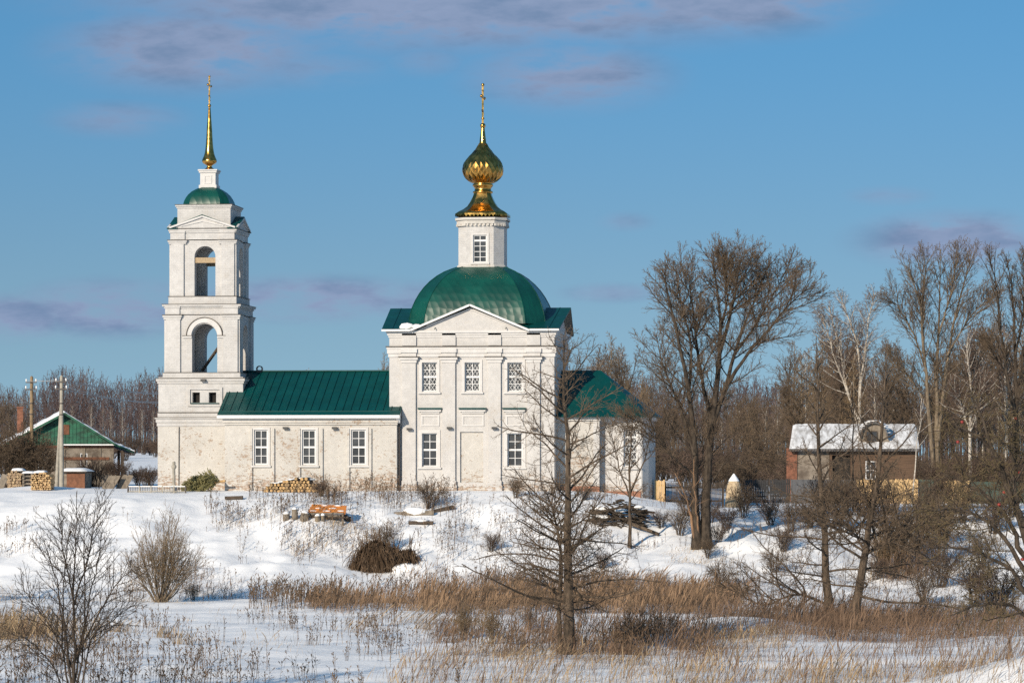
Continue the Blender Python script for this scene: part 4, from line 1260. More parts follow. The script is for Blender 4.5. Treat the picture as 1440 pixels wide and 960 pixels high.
o = thing('snow_pad', (x0, y0, zt), 'snow pad on top of the nearer, brighter firewood stack', 'snow'); snow_cap('snow_cap', o, x0 + .1, x1 - .35, y0 - .4, y0 + .4, zt - .03, .14, 2)
pk = MB(); pk.bar((x1 + .1, y0 - .1, zt - .12), (x1 + .1, y0 + .1, zt - 1.05), .1, .1)
x0, x1, y0, zt = firewood_stack(13, 33, 661, 682, 191, 7, 7, M['firewood_grey'], 'split billet in the greyer firewood stack at the far left', 'billets of the farther firewood stack', 12)
o = thing('snow_pad', (x0, y0, zt), 'snow pad on top of the greyer, far-left firewood stack', 'snow'); snow_cap('snow_cap', o, x0 + .2, x1 + .1, y0 - .4, y0 + .4, zt - .03, .15, 3)
# a crate-like crib of stacked boards beside it
cr = thing('board_crib', (x1 + .3, y0, gz(x1 + .3, y0)), 'crib of grey boards stacked crosswise between the two firewood stacks', 'board stack')
for j in range(7):
    q = MB(); zz_ = gz(x1 + .3, y0) + .1 + j * .11
    if j % 2: q.box(x1 + .05, x1 + .75, y0 - .35, y0 - .2, zz_, zz_ + .09); 
    else: q.box(x1 + .08, x1 + .2, y0 - .5, y0 + .5, zz_, zz_ + .09)
    q.build('board', M['grey_wood'], cr)
    q = MB()
    if j % 2: q.box(x1 + .05, x1 + .75, y0 + .2, y0 + .35, zz_, zz_ + .09)
    else: q.box(x1 + .6, x1 + .72, y0 - .5, y0 + .5, zz_, zz_ + .09)
    q.build('board', M['grey_wood'], cr)
snow_cap('snow_cap', cr, x1 + .02, x1 + .78, y0 - .45, y0 + .45, gz(x1 + .3, y0) + .1 + 7 * .11, .12, 5)

# ---- little snowed-up shed, leaning panels, slab at the frame's edge
sY = 12
x0, x1 = X(86, sY), X(119, sY); g = gz(x0, sY) - .3
sh = thing('shed', ((x0 + x1) / 2, sY, g + .3), 'low brown shed with thick snow on its flat roof, right of the braced pole', 'shed')
q = MB(); q.box(x0, x1, sY, sY + 1.8, g, Z(664, sY, 100)); q.build('wall', M['plaster_grey'], sh)
q = MB(); q.box(X(94, sY), x1 + .02, sY - .04, sY - .002, g, Z(665, sY, 100)); q.build('front_boards', M['rust_beam'], sh)
q = MB(); q.box(x0 - .15, x1 + .15, sY - .25, sY + 2, Z(663.9, sY, 100), Z(662.5, sY, 100)); q.build('roof', M['dark_wood'], sh)
snow_cap('roof_snow', sh, x0 - .17, x1 + .17, sY - .27, sY + 2.02, Z(662.5, sY, 100), .20, 6)
for k_, (l, r, t_) in enumerate(((143, 166, 666), (163, 184, 664))):
    yy = 9 + k_ * .6
    x0, x1 = X(l, yy), X(r, yy); g = gz(x0, yy)
    t = thing('slatted_panel', ((x0 + x1) / 2, yy, g), ('grey slatted panel leaning on its side, the left of the pair by the old house' if k_ == 0 else 'grey slatted panel leaning on its side, the right of the pair by the old house'), 'panel')
    H_ = .85
    for i in range(11):
        q = MB(); f_ = i / 10
        a = Vector((x0 + (x1 - x0 - .35) * f_, yy, g - .05)); b = a + Vector((.38, .45, H_ + .06 * random.random()))
        q.bar(a, b, .075, .025, (0, 1, 0)); q.build('slat', M['grey_wood'], t)
    for zz_ in (.2, .65):
        q = MB(); q.bar((x0 + .38 * zz_ / H_, yy + .45 * zz_ / H_ + .03, g + zz_), (x1 - .35 + .38 * zz_ / H_, yy + .45 * zz_ / H_ + .03, g + zz_), .03, .06); q.build('rail', M['grey_wood'], t)
q = P(-4, 676, 6); qq = MB(); a = Vector((X(-2, 6), 6, gz(X(0, 6), 6) - .1)); qq.bar(a, a + Vector((.35, .35, 1.0)), .42, .05, (0, 1, 0))
tag(qq.build('leaning_slab', M['grey_wood'], None, a), 'grey weathered slab leaning at the far left edge', 'board')

# ---- grave post and low railing before the tower
gY = -3.4
px_ = X(244.5, gY); g = gz(px_, gY)
mo_ = thing('monument', (px_, gY, g), 'slim grey stone post with a knobbed head on a white base before the bell tower', 'monument')
q = MB(); q.box(px_ - .17, px_ + .17, gY - .17, gY + .17, g - .2, g + .34); q.box(px_ - .12, px_ + .12, gY - .12, gY + .12, g + .342, g + .42); q.build('pedestal', M['white_paint'], mo_)
zt = Z(648.5, gY, 244)
q = MB().lathe([(.11, g + .42), (.095, g + .5), (.085, zt - .45), (.10, zt - .43), (.15, zt - .36), (.15, zt - .24), (.10, zt - .2), (.085, zt - .16), (.10, zt - .08), (.07, zt)], (px_, gY), 14); q.build('post', M['concrete'], mo_)
rl = thing('railing', (X(210, gY - .3), gY - .3, gz(X(210, gY), gY)), 'low white metal railing standing in the snow before the bell tower', 'railing')
fy = gY - .3
xa, xb = X(180, fy), X(261, fy)
zt = Z(683.5, fy, 210)
for zz_, n_ in ((zt, 'top_rail'), (zt - .30, 'bottom_rail')):
    q = MB(); q.box(xa, xb, fy - .025, fy + .025, zz_ - .03, zz_ + .03); q.build(n_, M['white_paint'] if n_ == 'top_rail' else M['concrete'], rl)
for i in range(6):
    x_ = xa + (xb - xa) * i / 5; q = MB(); q.box(x_ - .035, x_ + .035, fy - .035, fy + .035, gz(x_, fy) - .2, zt + .03); q.build('post', M['crack'] if i in (0, 5) else M['concrete'], rl)
q = MB()
for i in range(34):
    x_ = xa + (xb - xa) * (i + .5) / 34; q.box(x_ - .014, x_ + .014, fy - .014, fy + .014, zt - .3, zt - .03)
q.build('bars', M['crack'], rl)
tag(rl.children[-1], kind='stuff')

# ---- felled fir lying by the tower
ff = thing('felled_fir', (X(290, -1.6), -1.6, gz(X(290, -1.6), -1.6)), 'cut yellow-green fir tree lying on the snow against the tower wall', 'fir tree')
bx, bz = X(314, -1.6), gz(X(290, -1.6), -1.6)
a = Vector((X(317, -1.5), -1.5, bz + .62)); b = Vector((X(259, -1.0), -1.0, bz + .2))
q = MB(); q.cyl(a, a.lerp(b, .35), .075, .06, 8); q.build('trunk', M['log_end'], ff)
fo = []; rr = random.Random(9)
for i in range(520):
    t = rr.random() ** .8
    c0 = (a + Vector((-.35, 0, 0))).lerp(b, t)
    R_ = (.80 * (1 - t) ** .6 + .16)
    an = rr.uniform(0, 6.283)
    dirn = Vector((-.6, math.cos(an), math.sin(an) * .95 + .12)).normalized()
    L = R_ * rr.uniform(.7, 1.25)
    tip = c0 + dirn * L + Vector((0, 0, -.15 * L))
    tip.z = max(tip.z, bz + .02)
    mid = c0.lerp(tip, .5) + Vector((0, 0, .05))
    fo.append(([tuple(c0), tuple(mid), tuple(tip)], [.01, .03, .004]))
    for k_ in range(9):
        s0 = c0.lerp(tip, rr.uniform(.3, 1))
        e_ = s0 + Vector((rr.uniform(-1, .4), rr.uniform(-1, 1), rr.uniform(-.9, .7))).normalized() * rr.uniform(.08, .20)
        e_.z = max(e_.z, bz); s0.z = max(s0.z, bz)
        fo.append(([tuple(s0), tuple(s0.lerp(e_, .5)), tuple(e_)], [.016, .022, .004]))
tubes('foliage', [(fo, 3)], M['needle'], ff)

# ---- heap of sawn logs against the nave
lr = random.Random(21)
lY = -3.6
xa, xb = X(373, lY), X(450, lY); g0 = min(gz(xa, lY), gz(xb, lY)) - .02
r0 = .098
row = 0; protos = []
while row < 9:
    zz_ = g0 + r0 + row * r0 * 1.72
    for i in range(22):
        x_ = xa + r0 + (i + .5 * (row % 2)) * r0 * 2.05 
        t = (x_ - xa) / (xb - xa)
        if t > 1: break
        top = .22 + .62 * math.sin(min(1, t * 1.15) * math.pi * .5) ** .8 * (1 if t < .72 else 1 - (t - .72) * 1.9)
        if zz_ + r0 > g0 + top + .06 + lr.uniform(-.04, .08): continue
        if len(protos) < 7:
            rk_ = r0 * lr.uniform(.82, 1.06)
            b_ = MB().cyl((0, -.72, 0), (0, .72, 0), rk_, rk_ * .95, 12, True, False).build('log', M['log_bark'])
            e_ = MB(); e_.cyl((0, -.724, 0), (0, -.70, 0), rk_ * .93, rk_ * .93, 12); eo = e_.build('sawn_end', M['log_end'] if len(protos) % 3 else M['log_end_dark'], b_)
            protos.append((b_, eo)); o = b_
        else:
            b_, eo = lr.choice(protos); o = b_.copy(); COL.objects.link(o); c_ = eo.copy(); COL.objects.link(c_); c_.parent = o
        o.location = (x_ + lr.uniform(-.012, .012), lY + lr.uniform(-.10, .10), zz_ + lr.uniform(-.01, .012)); o.rotation_euler = (0, lr.uniform(0, 6.28), lr.uniform(-.03, .03))
        tag(o, 'round sawn log with a pale end in the heap against the nave wall', 'log', 'logs heaped against the nave wall')
    row += 1
o = thing('snow_pad', ((xa + xb) / 2, lY, g0 + .8), 'thin snow crust along the top of the log heap by the nave', 'snow')
pts = MB()
for i in range(9):
    t = .22 + i * .075; top = .22 + .62 * math.sin(min(1, t * 1.15) * math.pi * .5) ** .8 * (1 if t < .72 else 1 - (t - .72) * 1.9)
    pts.blob((xa + (xb - xa) * t, lY + .15, g0 + top + .02), .26, .5, .05, 9, 6, .2, i)
pts.build('snow_cap', M['snow'], o)

# ---- orange boards on stumps, log rounds, planks on the bank
oc_ = hit(461, 729)
ob = thing('board_bench', (oc_.x, oc_.y, oc_.z), 'slanting top of peeling orange boards on grey trestle legs, patched with snow on the bank', 'bench')
xa, xb = oc_.x - 1.05, oc_.x + 1.02
for i in range(3):
    y_ = oc_.y - .2 + i * .24; zz_ = oc_.z + .36 + i * .14
    q = MB(); q.bar((xa + .05 * i, y_, zz_ + .03), (xb - .02 * i, y_, zz_ - .05), .285, .05, (0, -.5, .86)); q.build('board', M['orange'], ob)
q = MB()
for i in range(7):
    k_ = i % 3; q.blob((xa + .25 + i * .26, oc_.y - .17 + k_ * .24, oc_.z + .40 + k_ * .14), .22, .07, .035, 8, 5, .3, i)
q.build('snow_patch', M['snow'], ob)
tag(ob.children[-1], kind='stuff')
for x_, y_ in ((xa + .15, -.25), (xb - .15, -.25), (oc_.x, -.25), (xa + .2, .5), (xb - .2, .5)):
    q = MB(); zl_ = gz(oc_.x + (x_ - oc_.x), oc_.y + y_); q.box(x_ - .05, x_ + .05, oc_.y + y_ - .05, oc_.y + y_ + .05, zl_ - .2, oc_.z + .31 + (y_ + .25) * .5); q.build('leg', M['grey_wood'], ob)
for k_, (da, db, zz_, y_) in enumerate(((.05, -.1, .26, -.33), (.25, .15, .04, -.28), (-.05, -.3, .13, -.22), (.3, .05, .12, .05), (.1, -.15, .03, .1))):
    q = MB(); q.bar((xa + da, oc_.y + y_, oc_.z + zz_), (xb + db, oc_.y + y_ + .04, oc_.z + zz_ + .02), .2, .09); q.build('front_rail' if k_ == 0 else 'under_board', M['grey_wood'] if k_ % 2 == 0 else M['dark_wood'], ob)
lab = {0: 'squat log round capped with snow, leftmost of the row by the orange boards', 1: 'tallest log round with a snow cap, second from the left by the orange boards', 2: 'leaning log round half buried in snow just left of the orange boards',
       3: 'small log round with a snow cap under the left part of the orange boards', 4: 'small log round with a snow cap under the middle of the orange boards', 5: 'low dark log round at the right foot of the orange boards'}
for i, (p, b, r, h) in enumerate(((402.5, 731, .19, .30), (414.5, 730, .17, .50), (426, 731, .22, .36), (446.5, 732.5, .15, .24), (454, 732.5, .13, .26), (489, 731.5, .2, .2))):
    q = hit(p, b); t = thing('log_round', (q.x, q.y, q.z), lab[i], 'log', 'log rounds beside the orange boards')
    c = MB(); top = Vector((q.x + (.12 if i == 2 else 0), q.y, q.z + h)); c.cyl((q.x, q.y, q.z - .1), top, r, r * .96, 12); c.build('block', M['grey_wood'] if i != 5 else M['dark_wood'], t)
    c = MB(); c.blob((top.x, top.y, top.z + .02), r * .9, r * .9, .10, 10, 6, .12, i); c.build('snow_cap', M['snow'], t)
for i, (p, b, L, a_, lb) in enumerate(((582, 724, 2.2, .06, 'long grey timber beam with a mound of snow on it, on the bank'), (592, 737.5, 1.35, -.03, 'short dark plank lying in the snow below the long grey beam'), (329, 702, 1.0, .02, 'short dark plank on the smooth snow below the felled fir'), (621, 719, 1.4, .35, 'dark broken timber lying beyond the long grey beam'))):
    q = hit(p, b); d_ = Vector((math.cos(a_), math.sin(a_) * 1.5, math.sin(a_) * .6)).normalized() * L / 2
    t = thing('timber_plank', (q.x, q.y, q.z), lb, 'plank')
    c = MB(); c.bar(Vector(q) - d_ + Vector((0, 0, .09)), Vector(q) + d_ + Vector((0, 0, .11)), .28, .17 if i != 0 else .24); c.build('plank', M['grey_wood'] if i == 0 else M['dark_wood'], t)
    if i in (0, 1):
        c = MB(); c.blob((q.x + .05, q.y + .05, q.z + .20), L * .30, .30, .22 if i == 0 else .08, 12, 7, .15, i + 3); c.build('snow_cap', M['snow'], t)

# ---- dark turf mound with hanging roots on the bank
q = hit(533, 806); mc = Vector((q.x, q.y + .9, q.z))
em = thing('earth_mound', (mc.x, mc.y, mc.z), 'dark brown clump of overhanging roots and turf jutting from the snowy bank', 'earth mound')
vs = MB(); vs.blob((mc.x - .2, mc.y, mc.z + .40), 1.0, .9, .66, 22, 12, .28, 8); vs.blob((mc.x + 1.15, mc.y + .3, mc.z + .38), .75, .65, .48, 16, 9, .25, 9); vs.blob((mc.x - .9, mc.y - .2, mc.z + .1), .55, .6, .45, 14, 8, .25, 10); vs.build('soil', M['bark_dark'], em)
rt = []; rr = random.Random(31)
for i in range(80):                                        # drooping tussocks, each from its own knot
    k_ = rr.choice(((-.2, 0, .50, 1.05, .9, .80), (-.3, 0, .45, .8, .9, .95), (1.15, .3, .38, .75, .65, .5), (-.9, -.2, .1, .55, .6, .48)))
    an = rr.uniform(-2.9, -.2); el = rr.uniform(.1, 1.2)
    kx = mc.x + k_[0] + k_[3] * math.cos(an) * math.cos(el); ky = mc.y + k_[1] + k_[4] * math.sin(an) * math.cos(el); kz_ = mc.z + k_[2] + k_[5] * math.sin(el) + .05
    for j in range(34):
        L = rr.uniform(.3, 1.0); dx, dy = rr.gauss(0, .34), -abs(rr.gauss(0, .22))
        x_, y_ = kx + rr.gauss(0, .06), ky + rr.gauss(0, .05)
        rt.append(([(x_, y_, kz_), (x_ + dx * .5, y_ + dy * .7, kz_ + rr.uniform(-.05, .42)), (x_ + dx * .9, y_ + dy, kz_ - L * .45), (x_ + dx, y_ + dy, kz_ - L)], [.012, .016, .014, .005]))
for i in range(46):                                        # stiff stalks standing out of the top
    x_, y_ = mc.x + rr.uniform(-1.0, 1.6), mc.y + rr.uniform(-.3, .4); L = rr.uniform(.6, 1.7); dx = rr.gauss(0, .4)
    rt.append(([(x_, y_, mc.z + .5), (x_ + dx * .3, y_, mc.z + .7 + L * .4), (x_ + dx * .7, y_, mc.z + .7 + L * .8), (x_ + dx, y_, mc.z + .75 + L)], [.028, .024, .018, .010]))
tubes('roots', [(rt, 3)], mat('dark_root_fibres', (0.155, 0.105, 0.068), .9, .5, 3, spec=.1), em)
tag(em.children[-1], kind='stuff')
for (dx, dy, dz, a_, b_, c_, sd) in ((.35, .65, .72, .9, .55, .28, 4), (1.35, -.45, .18, .80, .5, .34, 6), (.75, -.25, .60, .32, .25, .13, 7), (-.55, -.15, .70, .30, .22, .10, 8)):
    c = MB(); c.blob((mc.x + dx, mc.y + dy, mc.z + dz), a_, b_, c_, 18, 10, .10, sd); c.build('snow_cap', M['snow'], em)

# ---- brush pile of old logs and branches below the apse
bp_ = hit(868, 742)
br_ = []; rr = random.Random(77)
for i in range(190):
    t = rr.uniform(-1, 1)
    c0 = Vector((bp_.x + t * 1.45, bp_.y + rr.uniform(-.2, 2.6), bp_.z + rr.random() ** 1.4 * (1.25 - .6 * abs(t))))
    c0.z += max(0, gz(c0.x, c0.y) - bp_.z) * .6
    an = rr.gauss(0, .5); L = rr.uniform(.4, 1.3)
    dv = Vector((math.cos(an), rr.uniform(-.6, .6), rr.gauss(-.12, .3))).normalized() * L / 2
    r_ = rr.choice((.012, .018, .03, .045, .08))
    br_.append(([tuple(c0 - dv), tuple(c0 + Vector((0, 0, rr.uniform(-.05, .08)))), tuple(c0 + dv)], [r_, r_ * .95, r_ * .7]))
o = tubes('brush_pile', [(br_, 6)], M['bark_dark'], None, (bp_.x, bp_.y, bp_.z))
tag(o, 'dark heap of old branches and logs below the apse', 'brush pile', kind='stuff')
c = MB()
for i in range(16): c.blob((bp_.x + rr.uniform(-1.3, 1.4), bp_.y + rr.uniform(0, 2.4), bp_.z + rr.uniform(.45, 1.1)), rr.uniform(.15, .38), .25, .10, 10, 6, .25, i)
tag(c.build('snow_on_brush', M['snow'], None, (bp_.x, bp_.y, bp_.z)), 'patches of snow caught on the dark brush heap', 'snow', kind='stuff')
for i, (p, b, L, a_, lb) in enumerate(((905, 748, 1.9, -.35, 'fallen log sticking out of the right foot of the brush heap'), (839, 735, 1.6, .2, 'fallen log at the left end of the brush heap'))):
    q = hit(p, b); d_ = Vector((math.cos(a_), -.3, math.sin(a_))).normalized() * L / 2
    c = MB(); c.cyl(q - d_ + Vector((0, 0, .2)), q + d_ + Vector((0, 0, .2)), .11, .085, 10)
    tag(c.build('fallen_log', M['bark'], None, tuple(q)), lb, 'log')

# ---- house on the right
HY = 34.0
rx = lambda p, y=HY: X(p, y)
rz = lambda p, y=HY, q=1200: Z(p, y, q)
h2 = thing('house', (rx(1200), HY, gz(rx(1200), HY)), 'brown log house with a snow covered roof and arched dormer behind the board fence', 'house')
w0, w1 = rx(1106), rx(1288); zb_ = gz(rx(1200), HY) - .5; ze_ = rz(632)
q = MB(); wn = [(rx(1217), rx(1232), rz(674), rz(648))]
grid_wall(q, HY, rx(1166), w1, zb_, ze_, [(rx(1170), rx(1196), zb_ + .3, rz(640))] + wn, .5); shell(q, rx(1166), w1, HY, HY + 8, zb_, ze_)
q.build('log_wall', M['log_wall'], h2)
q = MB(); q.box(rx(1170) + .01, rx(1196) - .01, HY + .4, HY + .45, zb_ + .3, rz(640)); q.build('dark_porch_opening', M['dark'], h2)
for r in wn: window(h2, r, HY, 2, 2, None, False, .1, .07)
q = MB(); q.box(rx(1121), rx(1166), HY + .02, HY + 8, zb_, ze_ - .01); q.build('pale_wall', M['plaster_grey'], h2)
q = MB(); q.box(w0, rx(1121) - .002, HY - .06, HY + 8.1, zb_, ze_ + .1); q.build('brick_wall', M['brick_house'], h2)
e0, e1_ = rx(1110, HY - .6), rx(1293, HY - .6); r0_, r1_ = rx(1115, HY + 4), rx(1288, HY + 4)
zr_ = Z(599, HY + 4, 1200); ze2 = rz(632, HY - .6)
q = MB(); q.slab([(e0, HY - .6, ze2), (e1_, HY - .6, ze2), (r1_, HY + 4, zr_), (r0_, HY + 4, zr_)], .12); q.slab([(e0, HY + 8.6, ze2), (e1_, HY + 8.6, ze2), (r1_, HY + 4, zr_), (r0_, HY + 4, zr_)], .12)
rfo = q.build('roof', M['slate'], h2)
for xa, xb in ((w0 + .1, w0 + .3), (w1 - .3, w1 - .1)):
    q = MB(); q.prism_x([(HY + .2, ze2 - .1), (HY + 7.8, ze2 - .1), (HY + 4, zr_ - .15)], xa, xb); q.build('gable', M['log_wall'], h2)
q = MB(); rr = random.Random(6); n_ = 40; vs = []; fs = []
for j in range(9):
    for i in range(n_ + 1):
        t, s_ = i / n_, j / 8
        xa_ = e0 + (e1_ - e0) * t; xb_ = r0_ + (r1_ - r0_) * t
        edge = .03 if j == 0 or i in (0, n_) else .10 + .06 * rr.random()
        vs.append((xa_ + (xb_ - xa_) * s_, HY - .55 + 4.55 * s_, ze2 + (zr_ - ze2) * s_ + edge + .03))
for j in range(8):
    for i in range(n_): fs.append((j * (n_ + 1) + i, j * (n_ + 1) + i + 1, (j + 1) * (n_ + 1) + i + 1, (j + 1) * (n_ + 1) + i))
q.add(vs, fs, True); q.build('roof_snow', mat('patchy_roof_snow', (0.86, 0.86, 0.86), .75, .5, 1.3, .3, 6, col2=(0.42, 0.40, 0.38), stretch=(2.5, .6, .6)), rfo)
q = MB()
for i in range(46):
    xx = e0 + (e1_ - e0) * (i + .5) / 46; q.cyl((xx, HY - .66, ze2 - .02), (xx, HY + .1, ze2 + .07), .055, .055, 6)
q.build('corrugated_edge', M['slate'], rfo)
tag(rfo.children[-1], kind='stuff')
dY = HY + .5
dx0, dx1 = rx(1206, dY), rx(1252, dY); dcx_ = (dx0 + dx1) / 2; dz_, dzt = rz(622, dY), rz(595, dY)
pol = [(dx0, dz_), (dx1, dz_)]
for i in range(0, 13):
    a_ = math.pi * i / 12; pol.append((dcx_ + (dx1 - dx0) / 2 * .80 * math.cos(a_), dz_ + (dzt - dz_) * (.25 + .75 * math.sin(a_))))
q = MB(); q.prism(pol, dY, dY + 3.5); dm = q.build('dormer', M['grey_wood'], h2)
q = MB(); pr = None
for i in range(0, 13):
    a_ = math.pi * i / 12; c = (dcx_ + (dx1 - dx0) / 2 * .86 * math.cos(a_), dz_ + (dzt - dz_) * (.27 + .80 * math.sin(a_)))
    if pr: q.slab([(pr[0], dY - .25, pr[1]), (c[0], dY - .25, c[1]), (c[0], dY + 3.5, c[1]), (pr[0], dY + 3.5, pr[1])], .10)
    pr = c
q.build('dormer_roof', M['slate'], dm)
q = MB(); r = (rx(1218, dY), rx(1233, dY), rz(620, dY), rz(607, dY))
q.box(r[0], r[1], dY - .06, dY - .01, r[2], r[3]); q.build('dormer_window', M['glass'], dm)
q = MB(); m_x = (r[0] + r[1]) / 2
for (a, b, c_, d) in ((r[0] - .06, r[0], r[2], r[3]), (r[1], r[1] + .06, r[2], r[3]), (m_x - .03, m_x + .03, r[2], r[3]), (r[0], r[1], r[3], r[3] + .07), (r[0], r[1], r[2] - .07, r[2])): q.box(a, b, dY - .09, dY - .002, c_, d)
q.build('window_frame', M['dark_wood'], dm)
q = MB(); rr = random.Random(3)
for i in range(13):
    a_ = math.pi * (.08 + .84 * i / 12); q.blob((dcx_ + (dx1 - dx0) / 2 * .86 * math.cos(a_), dY + 1.0, dz_ + (dzt - dz_) * (.30 + .82 * math.sin(a_)) + .02), .26, 1.0, .07, 8, 6, .2, i)
q.build('dormer_snow', M['snow'], dm)

# ---- fences, posts and the conical wood stack on the right
def fence(name, l, r, top, FY, m_, label, n, kind_):
    x0, x1 = X(l, FY), X(r, FY)
    zt = Z(top, FY, (l + r) / 2)
    t = thing('fence', ((x0 + x1) / 2, FY, gz((x0 + x1) / 2, FY)), label, 'fence')
    q = MB(); rr = random.Random(int(l))
    w_ = (x1 - x0) / n
    for i in range(n):
        gap = {'board': .12, 'picket': .45, 'sheet': 0}[kind_]
        xa_ = x0 + w_ * i; g = gz(xa_, FY) - .15
        h_ = zt + (rr.uniform(-.05, .05) if kind_ != 'sheet' else 0)
        yo = (.02 if i % 2 else 0) if kind_ == 'sheet' else rr.uniform(-.008, .008)
        q.box(xa_ + w_ * gap / 2, xa_ + w_ * (1 - gap / 2) - .002, FY - .03 + yo, FY + .0 + yo, g, h_)
    b = q.build({'board': 'boards', 'picket': 'pickets', 'sheet': 'metal_sheet'}[kind_], m_, t)
    tag(b, kind='stuff') if n > 40 else None
    for dz in (.3, 1.1):
        q = MB(); q.box(x0, x1, FY + .04, FY + .09, zt - dz - .05, zt - dz + .05); q.build('rail', M['dark_wood'], t)
    k_ = max(2, int((x1 - x0) / 2.2) + 1)
    for i in range(k_):
        x_ = x0 + .05 + (x1 - x0 - .1) * i / (k_ - 1); q = MB(); q.box(x_ - .05, x_ + .05, FY + .1, FY + .2, gz(x_, FY) - .3, zt + .04); q.build('post', M['dark_wood'], t)
    return t
fY = 24.0
fence('f', 1204, 1291, 674, fY, M['fence_new'], 'tall fence of pale yellow pine boards before the log house', 46, 'board')
fence('f', 1112, 1203, 674, fY + .2, M['fence_grey'], 'blue-grey corrugated metal fence left of the pale pine boards', 44, 'sheet')
fence('f', 1082, 1111, 673.5, fY + .5, M['fence_dark'], 'black boarded fence panel by the brick corner of the log house', 12, 'board')
fence('f', 1046, 1081, 674, fY + .8, M['fence_dark'], 'black boarded fence panel right of the conical wood stack', 14, 'board')
fence('f', 1292, 1313, 674, fY + .3, M['fence_green'], 'narrow green metal fence panel right of the long pine boards', 12, 'sheet')
fence('f', 1327, 1364, 676, fY + .3, M['fence_new'], 'short fence of pale pine boards seen through the apple branches', 20, 'board')
fence('f', 1365, 1480, 677, fY + .5, M['fence_green'], 'long dull green metal fence behind the apple tree', 50, 'sheet')
fence('f', 934, 1018, 678, 4.0, M['dark_wood'], 'dark picket fence behind the big forked tree', 46, 'picket')
fence('f', 920.5, 935, 675, 3.2, M['fence_new'], 'single pale board panel beside the apse, left of the pickets', 6, 'board')
cY = 6.5
cx_ = X(1032, cY); g = gz(cx_, cY)
zt = Z(667, cY, 1032)
ws = thing('wood_stack', (cx_, cY, g), 'pale conical wood stack with a snow-dusted tip behind the forked tree', 'wood stack')
q = MB(); rr = random.Random(15); h_ = zt - g
prof = [(.56, 0), (.53, .2), (.49, .4), (.44, .58), (.38, .72), (.30, .82), (.16, .92), (.03, 1.0)]
n_ = 22; vs = []; fs = []
for j, (r, t) in enumerate(prof):
    for i in range(n_):
        a_ = 6.283 * i / n_; k_ = r * (1 + rr.uniform(-.07, .07)); vs.append((cx_ + k_ * math.cos(a_), cY + k_ * math.sin(a_), g - .05 + h_ * t + rr.uniform(-.02, .02)))
for j in range(len(prof) - 1):
    for i in range(n_): fs.append((j * n_ + i, j * n_ + (i + 1) % n_, (j + 1) * n_ + (i + 1) % n_, (j + 1) * n_ + i))
q.add(vs, fs); q.build('stacked_wood', mat('pale_stacked_wood', (0.58, 0.46, 0.30), .9, .5, 7, .8, 10, col2=(.30, .22, .14)), ws)
q = MB(); q.lathe([(.34, g + h_ * .80), (.22, g + h_ * .9), (.03, g + h_ * 1.03)], (cx_, cY), 14); q.build('snow_cap', M['snow'], ws)

# ================================================================== bare trees
def nrm(v):
    l = math.sqrt(v[0] * v[0] + v[1] * v[1] + v[2] * v[2]) + 1e-12
    return (v[0] / l, v[1] / l, v[2] / l)
def crossp(a, b): return (a[1] * b[2] - a[2] * b[1], a[2] * b[0] - a[0] * b[2], a[0] * b[1] - a[1] * b[0])
def spawn(pts, rad, specs, lev, out, rr, Lp, kf=1.0):
    """side shoots of one limb, then theirs"""
    if lev >= len(specs): return
    S = specs[lev]
    K0 = len(pts) - 1
    n = S['n']
    n = max(2 if lev < 3 else 1, int(n * min(1.0, kf * 1.25) ** .9 + rr.random()))
    az = rr.uniform(0, 6.28)
    for j in range(n):
        f = (j + rr.random()) / n
        t = S['t0'] + (S.get('t1', .99) - S['t0']) * f
        x = t * K0; i = min(int(x), K0 - 1); u_ = x - i
        a, b = pts[i], pts[i + 1]
        p = (a[0] + (b[0] - a[0]) * u_, a[1] + (b[1] - a[1]) * u_, a[2] + (b[2] - a[2]) * u_)
        T = nrm((b[0] - a[0], b[1] - a[1], b[2] - a[2]))
        rp = rad[i] + (rad[i + 1] - rad[i]) * u_
        ref = (0, 0, 1) if abs(T[2]) < .9 else (1, 0, 0)
        U = nrm(crossp(T, ref)); V = crossp(T, U)
        az += 2.4 + rr.uniform(-.5, .5)
        ang = math.radians(S['a0'] + (S['a1'] - S['a0']) * t + rr.gauss(0, S.get('ja', 8)))
        ca, sa = math.cos(ang), math.sin(ang); c, s = math.cos(az), math.sin(az)
        d = (T[0] * ca + (U[0] * c + V[0] * s) * sa, T[1] * ca + (U[1] * c + V[1] * s) * sa, T[2] * ca + (U[2] * c + V[2] * s) * sa)
        sh = (1 - t) ** S.get('pw', .7) * (1 - S.get('fl', .15)) + S.get('fl', .15)
        L = (S['L'] if 'L' in S else S['ratio'] * Lp) * sh * rr.uniform(.65, 1.15)
        if L < .05: continue
        r0 = min(rp * .8, S['r'] * (L / (S['L'] if 'L' in S else S['ratio'] * Lp)) ** .6); r0 = max(r0, S.get('rm', .004)); r1 = max(r0 * S.get('tp', .35), S.get('rm', .004) * .7)
        K = S['K']; st_ = L / K
        q = [p]; rd = [r0]; w_ = S['w']; tr_ = S['tr']
        for k in range(K):
            d = nrm((d[0] + rr.gauss(0, w_), d[1] + rr.gauss(0, w_), d[2] + rr.gauss(0, w_) + tr_))
            p = (p[0] + d[0] * st_, p[1] + d[1] * st_, p[2] + d[2] * st_)
            q.append(p); rd.append(r0 + (r1 - r0) * (k + 1) / K)
        out[min(lev, 3)].append((q, rd))
        spawn(q, rd, specs, lev + 1, out, rr, L, L / (S['L'] if 'L' in S else S['ratio'] * Lp))

